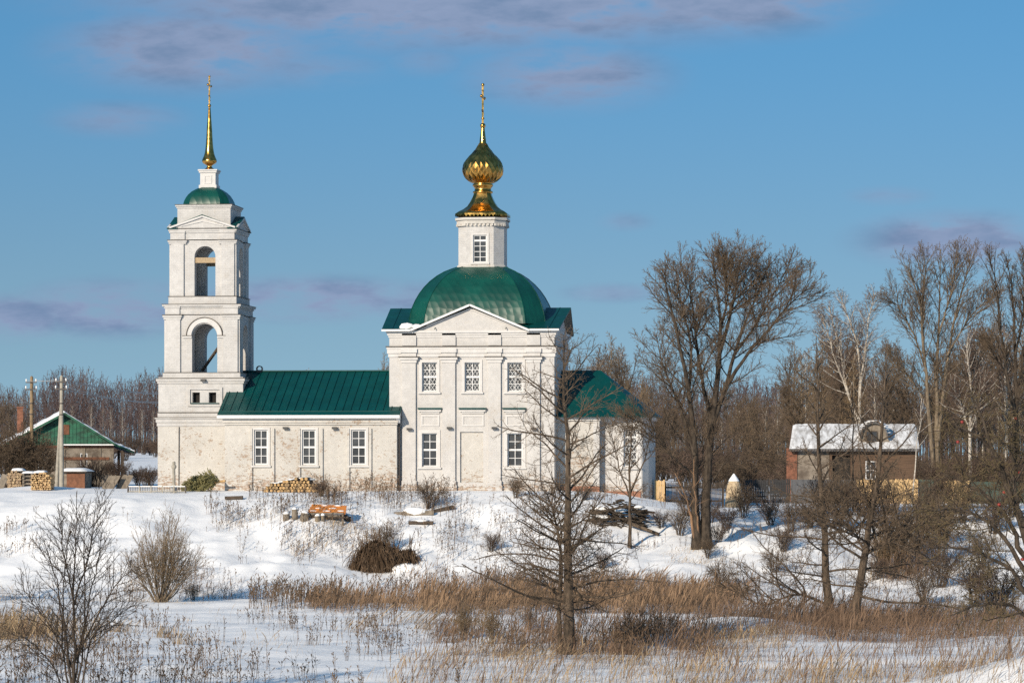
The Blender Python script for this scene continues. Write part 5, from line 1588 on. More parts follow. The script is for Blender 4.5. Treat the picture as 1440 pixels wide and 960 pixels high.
def smooth_limb(pts, r0, r1, K, wig, rr):
    """Catmull-Rom through the given points, K segments, slight crookedness"""
    P_ = [Vector(p) for p in pts]
    P_ = [P_[0] * 2 - P_[1]] + P_ + [P_[-1] * 2 - P_[-2]]
    n = len(pts) - 1; out = []; rad = []
    for k in range(K + 1):
        x = k / K * n; i = min(int(x), n - 1); t = x - i
        a, b, c, d = P_[i:i + 4]
        q = .5 * ((2 * b) + (c - a) * t + (2 * a - 5 * b + 4 * c - d) * t * t + (3 * b - 3 * c + d - a) * t ** 3)
        if 0 < k: q += Vector((rr.gauss(0, wig), rr.gauss(0, wig), rr.gauss(0, wig * .4)))
        out.append(tuple(q)); f = k / K
        rad.append(r0 + (r1 - r0) * f ** .72)
    return out, rad
def limb_px(base, d, px, rr, drift):
    """a limb through pixels of the photograph, drifting towards or away from the viewer as it rises"""
    out = []
    for i, (x, y) in enumerate(px):
        dd = d + drift * (i / (len(px) - 1)) ** 1.2
        q = CAM + FWD * dd + RGT * ((x - 720) / F * dd); out.append((q.x, q.y, EYE + (HOR - y) / F * dd))
    return out
def depth_of(p): return (Vector(p) - CAM).dot(FWD)

def hero(name, label, cat, base_px, limbs, specs, bark_m, twig_m, seed, group=None, K=14, wig=.02, sub=0.15, flare=True):
    """limbs: (pixel list, r0, r1, drift, from_base?)"""
    rr = random.Random(seed)
    b = hit(*base_px); d = depth_of(b)
    t = thing(name, tuple(b), label, cat, group)
    tr_ = []; out = [[], [], [], []]
    for (px, r0, r1, drift, *opt) in limbs:
        p = limb_px(b, d + (opt[0] if opt else 0), px, rr, drift)
        L = sum((Vector(a) - Vector(c)).length for a, c in zip(p, p[1:]))
        q, rd = smooth_limb(p, r0, r1, K, wig, rr)
        if flare and not (opt and opt[0]): rd[0] *= 1.35
        q[0] = (q[0][0], q[0][1], q[0][2] - (.3 if px[0][1] >= base_px[1] - 12 else 0))
        tr_.append((q, rd)); spawn(q, rd, specs, 0, out, rr, L)
    tubes('trunk', [(tr_, 9), (out[0], 6)], bark_m, t)
    tubes('crown', [(out[1], 4), (out[2], 3), (out[3], 3)], twig_m, t)
    return t

ALDER = lambda L1, dens=1.0: [
    dict(n=int(46 * dens), t0=.17, t1=.985, a0=90, a1=44, L=L1, pw=.62, fl=.20, r=.050, K=8, w=.085, tr=.018, rm=.009, ja=9),
    dict(n=12, t0=.14, a0=58, a1=42, ratio=.50, pw=.55, fl=.28, r=.015, K=5, w=.12, tr=.02, rm=.0062),
    dict(n=6, t0=.12, a0=55, a1=40, ratio=.46, pw=.5, fl=.3, r=.009, K=3, w=.16, tr=.02, rm=.0058),
    dict(n=3, t0=.2, a0=50, a1=40, ratio=.50, pw=.4, fl=.4, r=.006, K=2, w=.15, tr=.02, rm=.0052)]
# the alder standing in front of the church
hero('alder_tree', 'dark bare alder with a straight trunk standing before the church on the meadow', 'tree', (800, 920),
     [([(801, 920), (800, 850), (797, 760), (799, 680), (797, 600), (792, 540), (795, 466)], .25, .010, .4),
      ([(788, 912), (786, 840), (788, 790), (783, 740), (770, 700)], .10, .03, .9, .3)], ALDER(3.9), M['bark'], M['twig'], 101)
# small tree before the apse
hero('young_tree', 'slender young bare tree on the bank in front of the apse', 'tree', (885, 770),
     [([(885, 770), (886, 710), (885, 660), (889, 600), (893, 548)], .11, .012, .2), ([(886, 700), (872, 660), (862, 620), (855, 590)], .05, .01, -.5, .1), ([(886, 695), (905, 650), (915, 610), (925, 585)], .05, .01, .5, .1)],
     [dict(n=16, t0=.25, a0=60, a1=38, L=2.2, pw=.6, fl=.2, r=.035, K=6, w=.10, tr=.05, rm=.011), dict(n=8, t0=.15, a0=50, a1=38, ratio=.48, pw=.5, fl=.3, r=.014, K=4, w=.12, tr=.03, rm=.008),
      dict(n=5, t0=.15, a0=48, a1=40, ratio=.5, pw=.4, fl=.3, r=.009, K=3, w=.14, tr=.02, rm=.007)], M['bark'], M['twig'], 102)
# the tall forked tree right of the church
VASE = lambda L1: [
    dict(n=17, t0=.24, t1=.985, a0=54, a1=36, L=L1, pw=.45, fl=.28, r=.045, K=7, w=.06, tr=.055, rm=.012),
    dict(n=13, t0=.12, a0=42, a1=28, ratio=.52, pw=.5, fl=.3, r=.018, K=5, w=.075, tr=.05, rm=.009),
    dict(n=7, t0=.10, a0=40, a1=28, ratio=.50, pw=.4, fl=.4, r=.0105, K=3, w=.08, tr=.05, rm=.008),
    dict(n=3, t0=.2, a0=34, a1=28, ratio=.6, pw=.4, fl=.45, r=.0082, K=2, w=.07, tr=.05, rm=.007)]
hero('forked_tree', 'tallest bare tree, with dark forked trunks and a spreading crown, right of the church', 'tree', (985, 770),
     [([(980, 770), (978, 700), (976, 620), (968, 550), (955, 480), (940, 415), (930, 382)], .27, .02, -1.6),
      ([(992, 772), (993, 700), (999, 610), (1008, 540), (1013, 470), (1008, 410), (1000, 358)], .33, .02, .6),
      ([(1001, 600), (1022, 540), (1038, 480), (1060, 425), (1083, 366)], .17, .018, 1.2, .2),
      ([(1018, 548), (1050, 500), (1088, 455), (1114, 424), (1136, 405)], .12, .015, -1.5, .3),
      ([(968, 560), (972, 490), (958, 430), (950, 375)], .10, .015, .8, -.3), ([(1012, 470), (1022, 420), (1020, 370)], .09, .015, 1.0, .3), ([(1032, 500), (1060, 460), (1090, 410), (1108, 375)], .09, .015, .5, .5),
      ([(977, 640), (955, 570), (935, 520), (922, 470)], .12, .015, 1.6, -.5),
      ([(999, 590), (985, 520), (976, 450), (968, 380)], .13, .016, 2.0, .2),
      ([(1011, 500), (1030, 430), (1037, 395), (1040, 365)], .12, .015, -.8, .5),
      ([(990, 690), (1030, 640), (1060, 630), (1085, 640)], .05, .012, -1.5, .2),
      ([(978, 670), (945, 640), (915, 600), (890, 590)], .06, .012, -1.2, -.2)],
     VASE(3.1), M['bark_dark'], M['twig'], 103)
hero('leaning_sapling', 'orange-barked leaning stems at the foot of the tallest forked tree', 'sapling', (978, 772),
     [([(979, 772), (970, 720), (965, 700), (950, 665)], .10, .02, -.4), ([(982, 772), (981, 730), (977, 690), (975, 645)], .075, .02, -.8)],
     [dict(n=7, t0=.3, a0=55, a1=40, L=1.3, pw=.5, fl=.3, r=.02, K=5, w=.14, tr=.02, rm=.011), dict(n=6, t0=.15, a0=50, a1=40, ratio=.5, pw=.5, fl=.3, r=.010, K=3, w=.15, tr=.02, rm=.008)],
     mat('orange_bark', (0.30, 0.17, 0.09), .85, .5, 3, .4, 12, col2=(.10, .065, .042), stretch=(1, 1, .4)), M['twig'], 104)
# the two alders on the right
WIDE = lambda L1: [
    dict(n=34, t0=.10, t1=.98, a0=80, a1=36, L=L1, pw=.95, fl=.13, r=.060, K=8, w=.085, tr=.03, rm=.0095, ja=10),
    dict(n=14, t0=.14, a0=55, a1=42, ratio=.38, pw=.5, fl=.25, r=.018, K=5, w=.13, tr=.02, rm=.007),
    dict(n=6, t0=.12, a0=54, a1=40, ratio=.48, pw=.5, fl=.3, r=.009, K=3, w=.16, tr=.02, rm=.006),
    dict(n=3, t0=.2, a0=50, a1=40, ratio=.52, pw=.4, fl=.4, r=.0065, K=2, w=.15, tr=.02, rm=.0055)]
hero('alder_tree', 'wide bare alder before the log house, the straighter left one of two', 'tree', (1166, 872),
     [([(1167, 872), (1162, 800), (1158, 730), (1152, 660), (1151, 590), (1150, 530), (1148, 478)], .23, .012, .3), ([(1164, 850), (1120, 835), (1075, 850), (1035, 832), (1010, 818)], .07, .012, -.8, .1)],
     WIDE(4.6), M['bark'], M['twig'], 105)
hero('alder_tree', 'wide bare alder on the right whose trunk leans right, before the pine board fence', 'tree', (1200, 884),
     [([(1199, 884), (1211, 810), (1220, 750), (1232, 690), (1240, 610), (1245, 540), (1248, 482)], .23, .012, -.4), ([(1216, 780), (1255, 755), (1300, 735), (1350, 730), (1385, 735)], .085, .012, .8, -.1), ([(1217, 775), (1190, 730), (1165, 690)], .06, .015, 1.2, -.1)],
     WIDE(4.7), M['bark'], M['twig'], 106)
# sapling in the lower left corner
hero('sapling', 'dark many-branched sapling in the lower left corner of the meadow', 'sapling', (103, 985),
     [([(103, 985), (104, 900), (103, 830), (106, 760), (109, 690)], .055, .008, .1), ([(104, 960), (118, 880), (135, 800), (146, 740)], .036, .007, .6, .05), ([(112, 985), (128, 900), (160, 870), (188, 850)], .030, .006, .4, .1), ([(96, 985), (70, 930), (40, 900), (12, 890)], .030, .006, -.4, .1), ([(100, 985), (88, 900), (92, 800), (100, 725)], .036, .007, .9, .2), ([(108, 985), (120, 860), (118, 770), (124, 705)], .036, .007, -.8, .2), ([(102, 965), (90, 880), (78, 810), (60, 760)], .04, .007, -.5, .05),
      ([(104, 930), (140, 860), (165, 820), (185, 800)], .035, .006, -.4, .05), ([(103, 940), (70, 880), (45, 845), (30, 820)], .032, .006, .5, .05), ([(105, 850), (125, 780), (135, 730), (150, 690)], .03, .006, .3, .05), ([(103, 840), (88, 770), (85, 730)], .03, .006, -.3, .05)],
     [dict(n=22, t0=.10, t1=.98, a0=50, a1=34, L=1.7, pw=.6, fl=.2, r=.014, K=6, w=.07, tr=.05, rm=.0062), dict(n=7, t0=.12, a0=48, a1=36, ratio=.45, pw=.5, fl=.3, r=.007, K=4, w=.10, tr=.04, rm=.005), dict(n=3, t0=.2, a0=45, a1=36, ratio=.5, pw=.5, fl=.3, r=.005, K=2, w=.12, tr=.04, rm=.0042)],
     M['bark_dark'], M['twig_dark'], 107, flare=False)
# pale willow bush
def bush(name, label, base_px, W_, H_, nst, r, m_b, m_t, seed, cat='shrub', group=None, L1=None, spread=.5):
    rr = random.Random(seed); b = hit(*base_px)
    t = thing(name, tuple(b), label, cat, group); out = [[], [], [], []]; st_ = []
    for i in range(nst):
        an = rr.uniform(0, 6.283); k = math.sqrt(rr.random()); rb_ = .10 + .05 * nst ** .5
        p0 = (b.x + math.cos(an) * k * rb_ * .5, b.y + math.sin(an) * k * rb_ * .5, b.z - .1)
        tip = (b.x + math.cos(an) * k * W_ * rr.uniform(.8, 1.1), b.y + math.sin(an) * k * W_ * .9, b.z + H_ * (1 - .55 * k ** 2) * rr.uniform(.75, 1.0))
        mid = (p0[0] + (tip[0] - p0[0]) * spread, p0[1] + (tip[1] - p0[1]) * spread, p0[2] + (tip[2] - p0[2]) * (.42 + .1 * rr.random()))
        q, rd = smooth_limb([p0, mid, tip], r * rr.uniform(.6, 1), .008, 8, .03, rr)
        st_.append((q, rd)); L = H_
        spawn(q, rd, [dict(n=11, t0=.22, t1=.97, a0=40, a1=28, L=L1 or H_ * .34, pw=.5, fl=.3, r=.012, K=5, w=.07, tr=.07, rm=.0068), dict(n=6, t0=.12, a0=38, a1=30, ratio=.48, pw=.5, fl=.3, r=.007, K=3, w=.10, tr=.06, rm=.0058), dict(n=2, t0=.2, a0=36, a1=30, ratio=.5, pw=.5, fl=.3, r=.006, K=2, w=.1, tr=.06, rm=.005)], 0, out, rr, L)
    tubes('stems', [(st_, 6), (out[0], 4)], m_b, t)
    tubes('crown', [(out[1], 3), (out[2], 3)], m_t, t)
    return t
bush('willow_bush', 'rounded tan willow bush at the foot of the left snowy bank', (225, 846), 2.1, 4.9, 36, .05, M['bark_pale'], M['twig_tan'], 110)
bush('willow_bush', 'willow bush beyond the left edge whose shadow falls on the bank', (-95, 850), 2.6, 5.6, 22, .06, M['bark_pale'], M['twig_tan'], 111)
for i, (d_, px_) in enumerate(((93, -70), (88, -190), (97, -230))):
    xx_, yy_ = Wd(d_, px_); gg_ = gz(xx_, yy_); qy_ = HOR + (EYE - gg_) * F / d_
    bush('willow_bush', 'willow bush out of view beyond the lower left corner', (px_, qy_), 2.2, 4.6, 16, .06, M['bark_pale'], M['twig_tan'], 120 + i, 'shrub', 'willows beyond the lower left corner')
# the old apple tree at the right edge
hero('apple_tree', 'dense olive-brown old apple tree with a few red apples at the right edge', 'tree', (1462, 925),
     [([(1462, 925), (1455, 860), (1450, 780), (1420, 690), (1390, 610), (1372, 560)], .20, .02, .6), ([(1455, 860), (1420, 800), (1370, 775), (1310, 770)], .10, .012, -.8, .1), ([(1452, 800), (1410, 720), (1360, 680), (1325, 665)], .10, .012, 1.0, .1),
      ([(1450, 780), (1460, 690), (1450, 600), (1440, 540)], .12, .015, .3, .1), ([(1458, 880), (1420, 850), (1380, 850), (1335, 865)], .08, .012, -1.2, .05), ([(1440, 740), (1400, 640), (1350, 600), (1330, 590)], .09, .012, 1.4, .2), ([(1452, 820), (1400, 740), (1340, 715), (1300, 720)], .09, .012, .2, .1), ([(1430, 700), (1425, 640), (1415, 585)], .08, .012, -.5, .1)],
     [dict(n=12, t0=.16, t1=.98, a0=62, a1=42, L=1.9, pw=.5, fl=.3, r=.028, K=6, w=.15, tr=.02, rm=.009), dict(n=9, t0=.12, a0=58, a1=46, ratio=.48, pw=.5, fl=.3, r=.011, K=4, w=.19, tr=.0, rm=.0068),
      dict(n=6, t0=.12, a0=55, a1=45, ratio=.48, pw=.5, fl=.35, r=.008, K=3, w=.22, tr=-.01, rm=.006), dict(n=3, t0=.2, a0=50, a1=45, ratio=.55, pw=.5, fl=.4, r=.006, K=2, w=.2, tr=-.01, rm=.0055)],
     M['bark_dark'], M['twig_olive'], 112, K=16, wig=.05)
rr = random.Random(5); proto = None
for (px_, py_) in ((1434, 664), (1429, 674), (1353, 593), (1412, 692), (1405, 709), (1428, 588), (1347, 621), (1438, 786), (1383, 693)):
    d = depth_of(hit(1462, 925)) + rr.uniform(-.8, .8)
    q = CAM + FWD * d + RGT * ((px_ - 720) / F * d); q.z = EYE + (HOR - py_) / F * d
    if proto is None:
        b_ = MB(); b_.lathe([(.002, -.045), (.03, -.05), (.052, -.02), (.055, .01), (.04, .04), (.015, .045), (.004, .03)], (0, 0), 10); proto = b_.build('apple', M['apple'])
        s_ = MB(); s_.cyl((0, 0, .03), (.008, 0, .11), .005, .004, 5); stalk = s_.build('stalk', M['twig_dark'], proto); o = proto
    else:
        o = proto.copy(); COL.objects.link(o); c_ = stalk.copy(); COL.objects.link(c_); c_.parent = o
    o.location = q; o.scale = (.95,) * 3
    tag(o, 'small red apple still hanging among the bare twigs at the right edge', 'apple', 'apples left on the old tree')

# ---- tall trees beyond the log house
def far_hero(name, label, px_base, d, limbs, specs, bm, tm, seed, cat='tree', group=None, K=12):
    rr = random.Random(seed); x, y = Wd(d, px_base); g = gz(x, y)
    t = thing(name, (x, y, g), label, cat, group); tr_ = []; out = [[], [], [], []]
    for (px, r0, r1, drift, *opt) in limbs:
        p = limb_px(None, d, px, rr, drift)
        if px[0][1] > 630: p[0] = (p[0][0], p[0][1], g - .3)
        L = sum((Vector(a) - Vector(c)).length for a, c in zip(p, p[1:]))
        q, rd = smooth_limb(p, r0, r1, K, .04, rr); tr_.append((q, rd)); spawn(q, rd, specs, 0, out, rr, L)
    tubes('trunk', [(tr_, 7), (out[0], 4)], bm, t); tubes('crown', [(out[1], 3), (out[2], 3), (out[3], 3)], tm, t)
    return t
FAR = lambda L1: [
    dict(n=24, t0=.24, t1=.985, a0=38, a1=24, L=L1, pw=.45, fl=.3, r=.05, K=7, w=.06, tr=.06, rm=.017),
    dict(n=10, t0=.15, a0=38, a1=28, ratio=.5, pw=.5, fl=.3, r=.020, K=5, w=.07, tr=.05, rm=.0115),
    dict(n=6, t0=.12, a0=40, a1=32, ratio=.5, pw=.4, fl=.35, r=.014, K=3, w=.10, tr=.06, rm=.011),
    dict(n=2, t0=.25, a0=38, a1=30, ratio=.55, pw=.4, fl=.4, r=.010, K=2, w=.10, tr=.05, rm=.0095)]
far_hero('tall_poplar', 'tall bare tree fanning into several straight stems behind the right end of the log house', 1317, 262,
    [([(1317, 668), (1318, 600), (1318, 520), (1320, 440), (1323, 350)], .30, .02, .5), ([(1316, 640), (1306, 560), (1298, 480), (1292, 420), (1270, 368)], .22, .02, -1.5), ([(1319, 620), (1328, 540), (1340, 460), (1358, 390), (1366, 356)], .22, .02, 1.5),
     ([(1302, 520), (1285, 470), (1262, 430), (1250, 425)], .10, .015, -1), ([(1332, 500), (1355, 460), (1378, 430), (1390, 420)], .10, .015, 1), ([(1311, 590), (1290, 545), (1268, 520), (1255, 500)], .10, .015, 1), ([(1300, 500), (1297, 430), (1300, 360)], .12, .015, -1), ([(1320, 470), (1338, 410), (1345, 352)], .11, .015, 1)],
    FAR(3.4), M['bark_pale'], M['twig'], 201)
far_hero('tall_poplar', 'tall dark bare tree cut by the right edge of the picture', 1430, 255,
    [([(1430, 668), (1430, 580), (1428, 500), (1425, 420), (1415, 360)], .30, .02, .5), ([(1430, 590), (1415, 520), (1405, 450), (1398, 390), (1392, 358)], .18, .02, -1.5), ([(1431, 560), (1442, 480), (1452, 410), (1460, 350)], .2, .02, 1), ([(1428, 500), (1440, 430), (1438, 362)], .12, .02, 1), ([(1420, 540), (1400, 500), (1385, 480)], .1, .015, 1)],
    FAR(3.2), M['bark_dark'], M['twig'], 202)
BIRCH = lambda L1: [
    dict(n=30, t0=.22, t1=.98, a0=48, a1=28, L=L1, pw=.55, fl=.28, r=.045, K=7, w=.06, tr=.03, rm=.014),
    dict(n=15, t0=.12, a0=50, a1=40, ratio=.42, pw=.5, fl=.35, r=.016, K=5, w=.10, tr=-.03, rm=.011),
    dict(n=6, t0=.12, a0=48, a1=40, ratio=.55, pw=.4, fl=.4, r=.011, K=4, w=.10, tr=-.10, rm=.0095)]
far_hero('birch_tree', 'white-stemmed birch with a wide twiggy crown left of the fanning tall tree', 1208, 285,
    [([(1208, 668), (1208, 600), (1210, 530), (1205, 480), (1190, 440), (1183, 415)], .20, .03, .5), ([(1209, 560), (1216, 500), (1222, 450), (1232, 412)], .13, .025, -1), ([(1207, 600), (1190, 540), (1178, 480), (1165, 430)], .13, .025, 1), ([(1207, 590), (1180, 520), (1165, 470), (1152, 440)], .10, .02, 1.5)],
    BIRCH(3.0), M['birch'], M['twig_red'], 203)
far_hero('birch_tree', 'slim white birch with drooping reddish twigs beneath the gap right of the fanning tree', 1365, 250,
    [([(1365, 668), (1364, 600), (1366, 550), (1360, 500), (1362, 470)], .17, .025, .3), ([(1365, 610), (1352, 570), (1340, 545)], .07, .02, -1), ([(1365, 600), (1378, 560), (1385, 535)], .06, .02, 1)],
    BIRCH(2.6), M['birch'], M['twig_red'], 204)
far_hero('birch_tree', 'thin young birch with a pale crooked stem right of the snowy roofed log house', 1290, 205,
    [([(1284, 700), (1286, 660), (1290, 620), (1295, 590), (1296, 560)], .055, .015, .2)],
    [dict(n=12, t0=.35, a0=50, a1=35, L=1.5, pw=.5, fl=.3, r=.02, K=5, w=.08, tr=.03, rm=.011), dict(n=7, t0=.15, a0=45, a1=35, ratio=.5, pw=.5, fl=.3, r=.01, K=3, w=.1, tr=0, rm=.008)], M['birch'], M['twig_red'], 205)
far_hero('sapling', 'straight thin bare sapling between the two wide alders on the right', 1198, 180,
    [([(1198, 772), (1199, 720), (1200, 660), (1199, 600), (1200, 560)], .10, .02, .2)],
    [dict(n=16, t0=.3, a0=55, a1=35, L=1.6, pw=.5, fl=.3, r=.025, K=5, w=.08, tr=.04, rm=.011), dict(n=7, t0=.15, a0=45, a1=35, ratio=.5, pw=.5, fl=.3, r=.01, K=3, w=.1, tr=.02, rm=.008), dict(n=3, t0=.15, a0=45, a1=35, ratio=.5, pw=.5, fl=.3, r=.008, K=2, w=.1, tr=.02, rm=.007)], M['bark'], M['twig'], 206)

# ---- the woods: individual trees of a few kinds standing behind the church and the houses
def proto_tree(name, H, r, specs, bm, tm, seed, n_stems=1, lean=.04):
    rr = random.Random(seed); t = thing(name, (0, 0, 0), None, None); tr_ = []; out = [[], [], [], []]
    for s in range(n_stems):
        an = rr.uniform(0, 6.28); k = (0 if n_stems == 1 else .22) * H
        pts = [(0, 0, -.3), (math.cos(an) * k * .25 + rr.gauss(0, lean), math.sin(an) * k * .25, H * .33), (math.cos(an) * k * .6 + rr.gauss(0, lean * 3), math.sin(an) * k * .6 + rr.gauss(0, lean * 3), H * .66), (math.cos(an) * k, math.sin(an) * k, H * rr.uniform(.85, 1))]
        q, rd = smooth_limb(pts, r * (1 if s == 0 else .7), .02, 10, .03, rr); tr_.append((q, rd)); spawn(q, rd, specs, 0, out, rr, H)
    tubes('trunk', [(tr_, 6), (out[0], 3)], bm, t); tubes('crown', [(out[1], 3), (out[2], 3), (out[3], 3)], tm, t)
    return t
def spec_mid(L1, n1, tr2, rm): return [
    dict(n=int(n1 * 1.25), t0=.26, t1=.98, a0=48, a1=28, L=L1, pw=.55, fl=.26, r=.05, K=5, w=.07, tr=.04, rm=.018),
    dict(n=11, t0=.12, a0=46, a1=36, ratio=.45, pw=.5, fl=.35, r=.02, K=4, w=.10, tr=tr2, rm=rm * 1.2),
    dict(n=6, t0=.12, a0=44, a1=36, ratio=.55, pw=.4, fl=.4, r=.013, K=3, w=.10, tr=tr2 * 1.5, rm=rm)]
protos = [proto_tree('birch_tree', 14, .13, spec_mid(3.0, 22, -.03, .013), M['birch'], M['twig_red'], 301),
          proto_tree('birch_tree', 12, .10, spec_mid(2.2, 22, -.02, .012), M['birch'], M['twig_red'], 302),
          proto_tree('bare_tree', 13, .17, spec_mid(3.4, 20, .04, .013), M['bark'], M['twig'], 303),
          proto_tree('bare_tree', 11, .12, spec_mid(2.6, 14, .04, .012), M['bark'], M['twig'], 304, 3),
          proto_tree('bare_tree', 12.5, .14, spec_mid(2.4, 24, .05, .012), M['bark_pale'], M['twig_tan'], 305)]
used = [False] * len(protos)
def place(pool, used_, k, x, y, sc_, label, cat, group, rr, zoff=0):
    p = pool[k]
    if not used_[k]: o = p; used_[k] = True
    else:
        o = p.copy(); COL.objects.link(o)
        for c in p.children:
            c2 = c.copy(); COL.objects.link(c2); c2.parent = o
    o.location = (x, y, gz(x, y) + zoff); o.rotation_euler = (0, 0, rr.uniform(0, 6.28)); s_ = sc_ * rr.uniform(.94, 1.06); o.scale = (s_, s_, s_)
    tag(o, label, cat, group)
    return o
rr = random.Random(909)
LB = {0: 'white-stemmed birch of the brown woods behind the church and log house', 2: 'grey-brown bare tree of the woods behind the church and log house'}
for i in range(135):
    px = 822 + 700 * ((i * .618034) % 1) + rr.uniform(-6, 6); d = rr.uniform(270, 430)
    top = 505 + 40 * math.sin(px * .021) + rr.uniform(-10, 50)
    if px > 1110: top -= 38
    if px < 860: top += 10
    if 880 < px < 1110: top += 14
    if 1050 < px < 1140: top += 45
    k = rr.choice((0, 1, 2, 3, 3, 2, 4)); H0 = (14, 12, 13, 11, 12.5)[k]
    x, y = Wd(d, px); H = EYE + (HOR - top) / F * d - gz(x, y)
    if 880 < px < 915 and i % 2: k = 4
    place(protos, used, k, x, y, H / H0, LB[0] if k < 2 else LB[2], 'tree', 'birches of the woods on the right' if k < 2 else 'bare trees of the woods on the right', rr)
for i, (px, d, top) in enumerate(((437, 300, 508), (498, 310, 524), (540, 290, 500), (548, 300, 512))):
    k = (1, 4, 4, 2)[i]; x, y = Wd(d, px); H = EYE + (HOR - top) / F * d - gz(x, y)
    place(protos, used, k, x, y, H / (14, 12, 13, 11, 12.5)[k], ('pale twig tops poking over the middle of the nave roof ridge', 'thin twig tops just right of the middle of the nave roof ridge', 'bare crown showing beside the left wall of the main church block', 'bare crown showing beside the left wall of the main church block')[i], 'tree', 'crowns beside the main block' if i > 1 else None, rr)
for i in range(16):
    px = -40 + 300 * ((i * .618034) % 1); d = rr.uniform(560, 600); x, y = Wd(d, px); top = 566 + rr.uniform(-12, 14); H = EYE + (HOR - top) / F * d - gz(x, y)
    place(protos, used, i % 2, x, y, H / (14, 12)[i % 2], 'pale birch stem along the front of the far left woods', 'tree', 'birches along the far left woods', rr)
for i, (px, d, top) in enumerate(((-12, 232, 548), (22, 240, 556), (45, 250, 562), (-30, 250, 540))):
    x, y = Wd(d, px); H = EYE + (HOR - top) / F * d - gz(x, y)
    place(protos, used, 3, x, y, H / 11, 'bushy bare tree behind the old house with the green gable', 'tree', 'bushy trees behind the old house', rr)

# ---- bushes
def proto_bush(name, H, W_, nst, m_b, m_t, seed):
    rr = random.Random(seed); t = thing(name, (0, 0, 0), None, None); out = [[], [], [], []]; st_ = []
    for i in range(nst):
        an = rr.uniform(0, 6.283); k = math.sqrt(rr.random())
        q, rd = smooth_limb([(math.cos(an) * k * .25, math.sin(an) * k * .25, -.1), (math.cos(an) * k * W_ * .5, math.sin(an) * k * W_ * .5, H * .45), (math.cos(an) * k * W_, math.sin(an) * k * W_, H * (1 - .5 * k * k) * rr.uniform(.75, 1))], .03, .009, 6, .05, rr)
        st_.append((q, rd)); spawn(q, rd, [dict(n=10, t0=.15, t1=.97, a0=48, a1=32, L=H * .38, pw=.5, fl=.3, r=.013, K=4, w=.12, tr=.05, rm=.009), dict(n=6, t0=.12, a0=45, a1=36, ratio=.5, pw=.5, fl=.3, r=.009, K=3, w=.14, tr=.03, rm=.0078), dict(n=2, t0=.2, a0=42, a1=36, ratio=.5, pw=.5, fl=.3, r=.008, K=2, w=.14, tr=.03, rm=.007)], 0, out, rr, H)
    tubes('stems', [(st_, 5), (out[0], 3)], m_b, t); tubes('crown', [(out[1], 3), (out[2], 3)], m_t, t)
    return t
bp = [proto_bush('bare_bush', 3.0, 1.5, 16, M['bark'], M['twig'], 401), proto_bush('bare_bush', 2.6, 1.7, 18, M['bark_dark'], M['twig_red'], 402), proto_bush('bare_bush', 3.2, 1.3, 15, M['bark_pale'], M['twig_tan'], 403)]
bu = [False] * 3
for i in range(70):                                              # thicket behind the fences on the right
    px = 915 + 560 * ((i * .618034) % 1); d = rr.uniform(232, 300)
    x, y = Wd(d, px)
    if rx(1098) - 1 < x < rx(1296) + 1 and HY - 3 < y < HY + 10: y += 12
    place(bp, bu, rr.choice((0, 1, 1)), x, y, rr.uniform(1.0, 1.75), 'brown bare bush of the thicket behind the fences on the right', 'bush', 'bushes behind the fences', rr)
for i in range(26):                                              # before the far woods on the left
    px = -30 + 290 * ((i * .618034) % 1); d = rr.uniform(430, 560); x, y = Wd(d, px)
    place(bp, bu, 1, x, y, rr.uniform(1.0, 1.7), 'low reddish bush on the snowfield before the far left woods', 'bush', 'bushes before the far left woods', rr)
for i, (px, py, s_) in enumerate(((8, 678, 1.25), (33, 676, 1.45), (62, 676, 1.2), (50, 676, 1.3), (20, 676, 1.5), (135, 679, .85), (152, 678, .8), (170, 677, .8), (120, 679, .6), (195, 675, .6), (212, 674, .55), (-15, 680, 1.3), (205, 668, .6))):
    q = hit(px, 690); dd = 205 if px < 100 else 208; x, y = Wd(dd, px)
    if px > 100: x, y = Wd(209 + (px % 7), px)
    place(bp, bu, 0 if px < 80 else 1, x, y, s_, 'brown bare bush growing in the yard around the old house', 'bush', 'bushes around the old house', rr)
for i, (px, py, s_, k) in enumerate(((1262, 800, 1.25, 2), (1285, 806, 1.1, 0), (1248, 806, .9, 2), (1240, 795, .9, 1), (1085, 738, .75, 1), (1022, 745, .65, 1), (1110, 748, .7, 0), (1140, 742, .7, 1), (1180, 740, .7, 0), (1010, 762, .5, 1), (955, 752, .6, 0), (930, 742, .5, 1), (1235, 742, .75, 1), (1300, 745, .9, 0), (1330, 760, .9, 1), (1350, 735, .9, 0), (1395, 750, 1.0, 1), (1380, 800, .8, 0), (995, 785, .45, 0), (1320, 825, .9, 1), (1370, 850, .9, 0), (1400, 865, 1.0, 1), (1300, 850, .7, 0), (1045, 728, .8, 0), (1155, 726, 1.0, 1), (1190, 724, .9, 0), (1215, 726, .9, 1), (1255, 724, .8, 0), (1310, 722, .9, 1), (1345, 722, 1.0, 0), (1425, 726, 1.1, 0), (1000, 735, .6, 1), (1320, 790, 1.1, 2), (1100, 775, .6, 1), (1290, 775, .9, 0), (1230, 815, .6, 1), (965, 725, .7, 0), (1090, 805, .5, 0))):
    q = hit(px, py); place(bp, bu, k, q.x, q.y, s_, 'straggly bare bush on the shaded snowy bank at right', 'bush', 'bushes on the bank at right', rr, -.1)
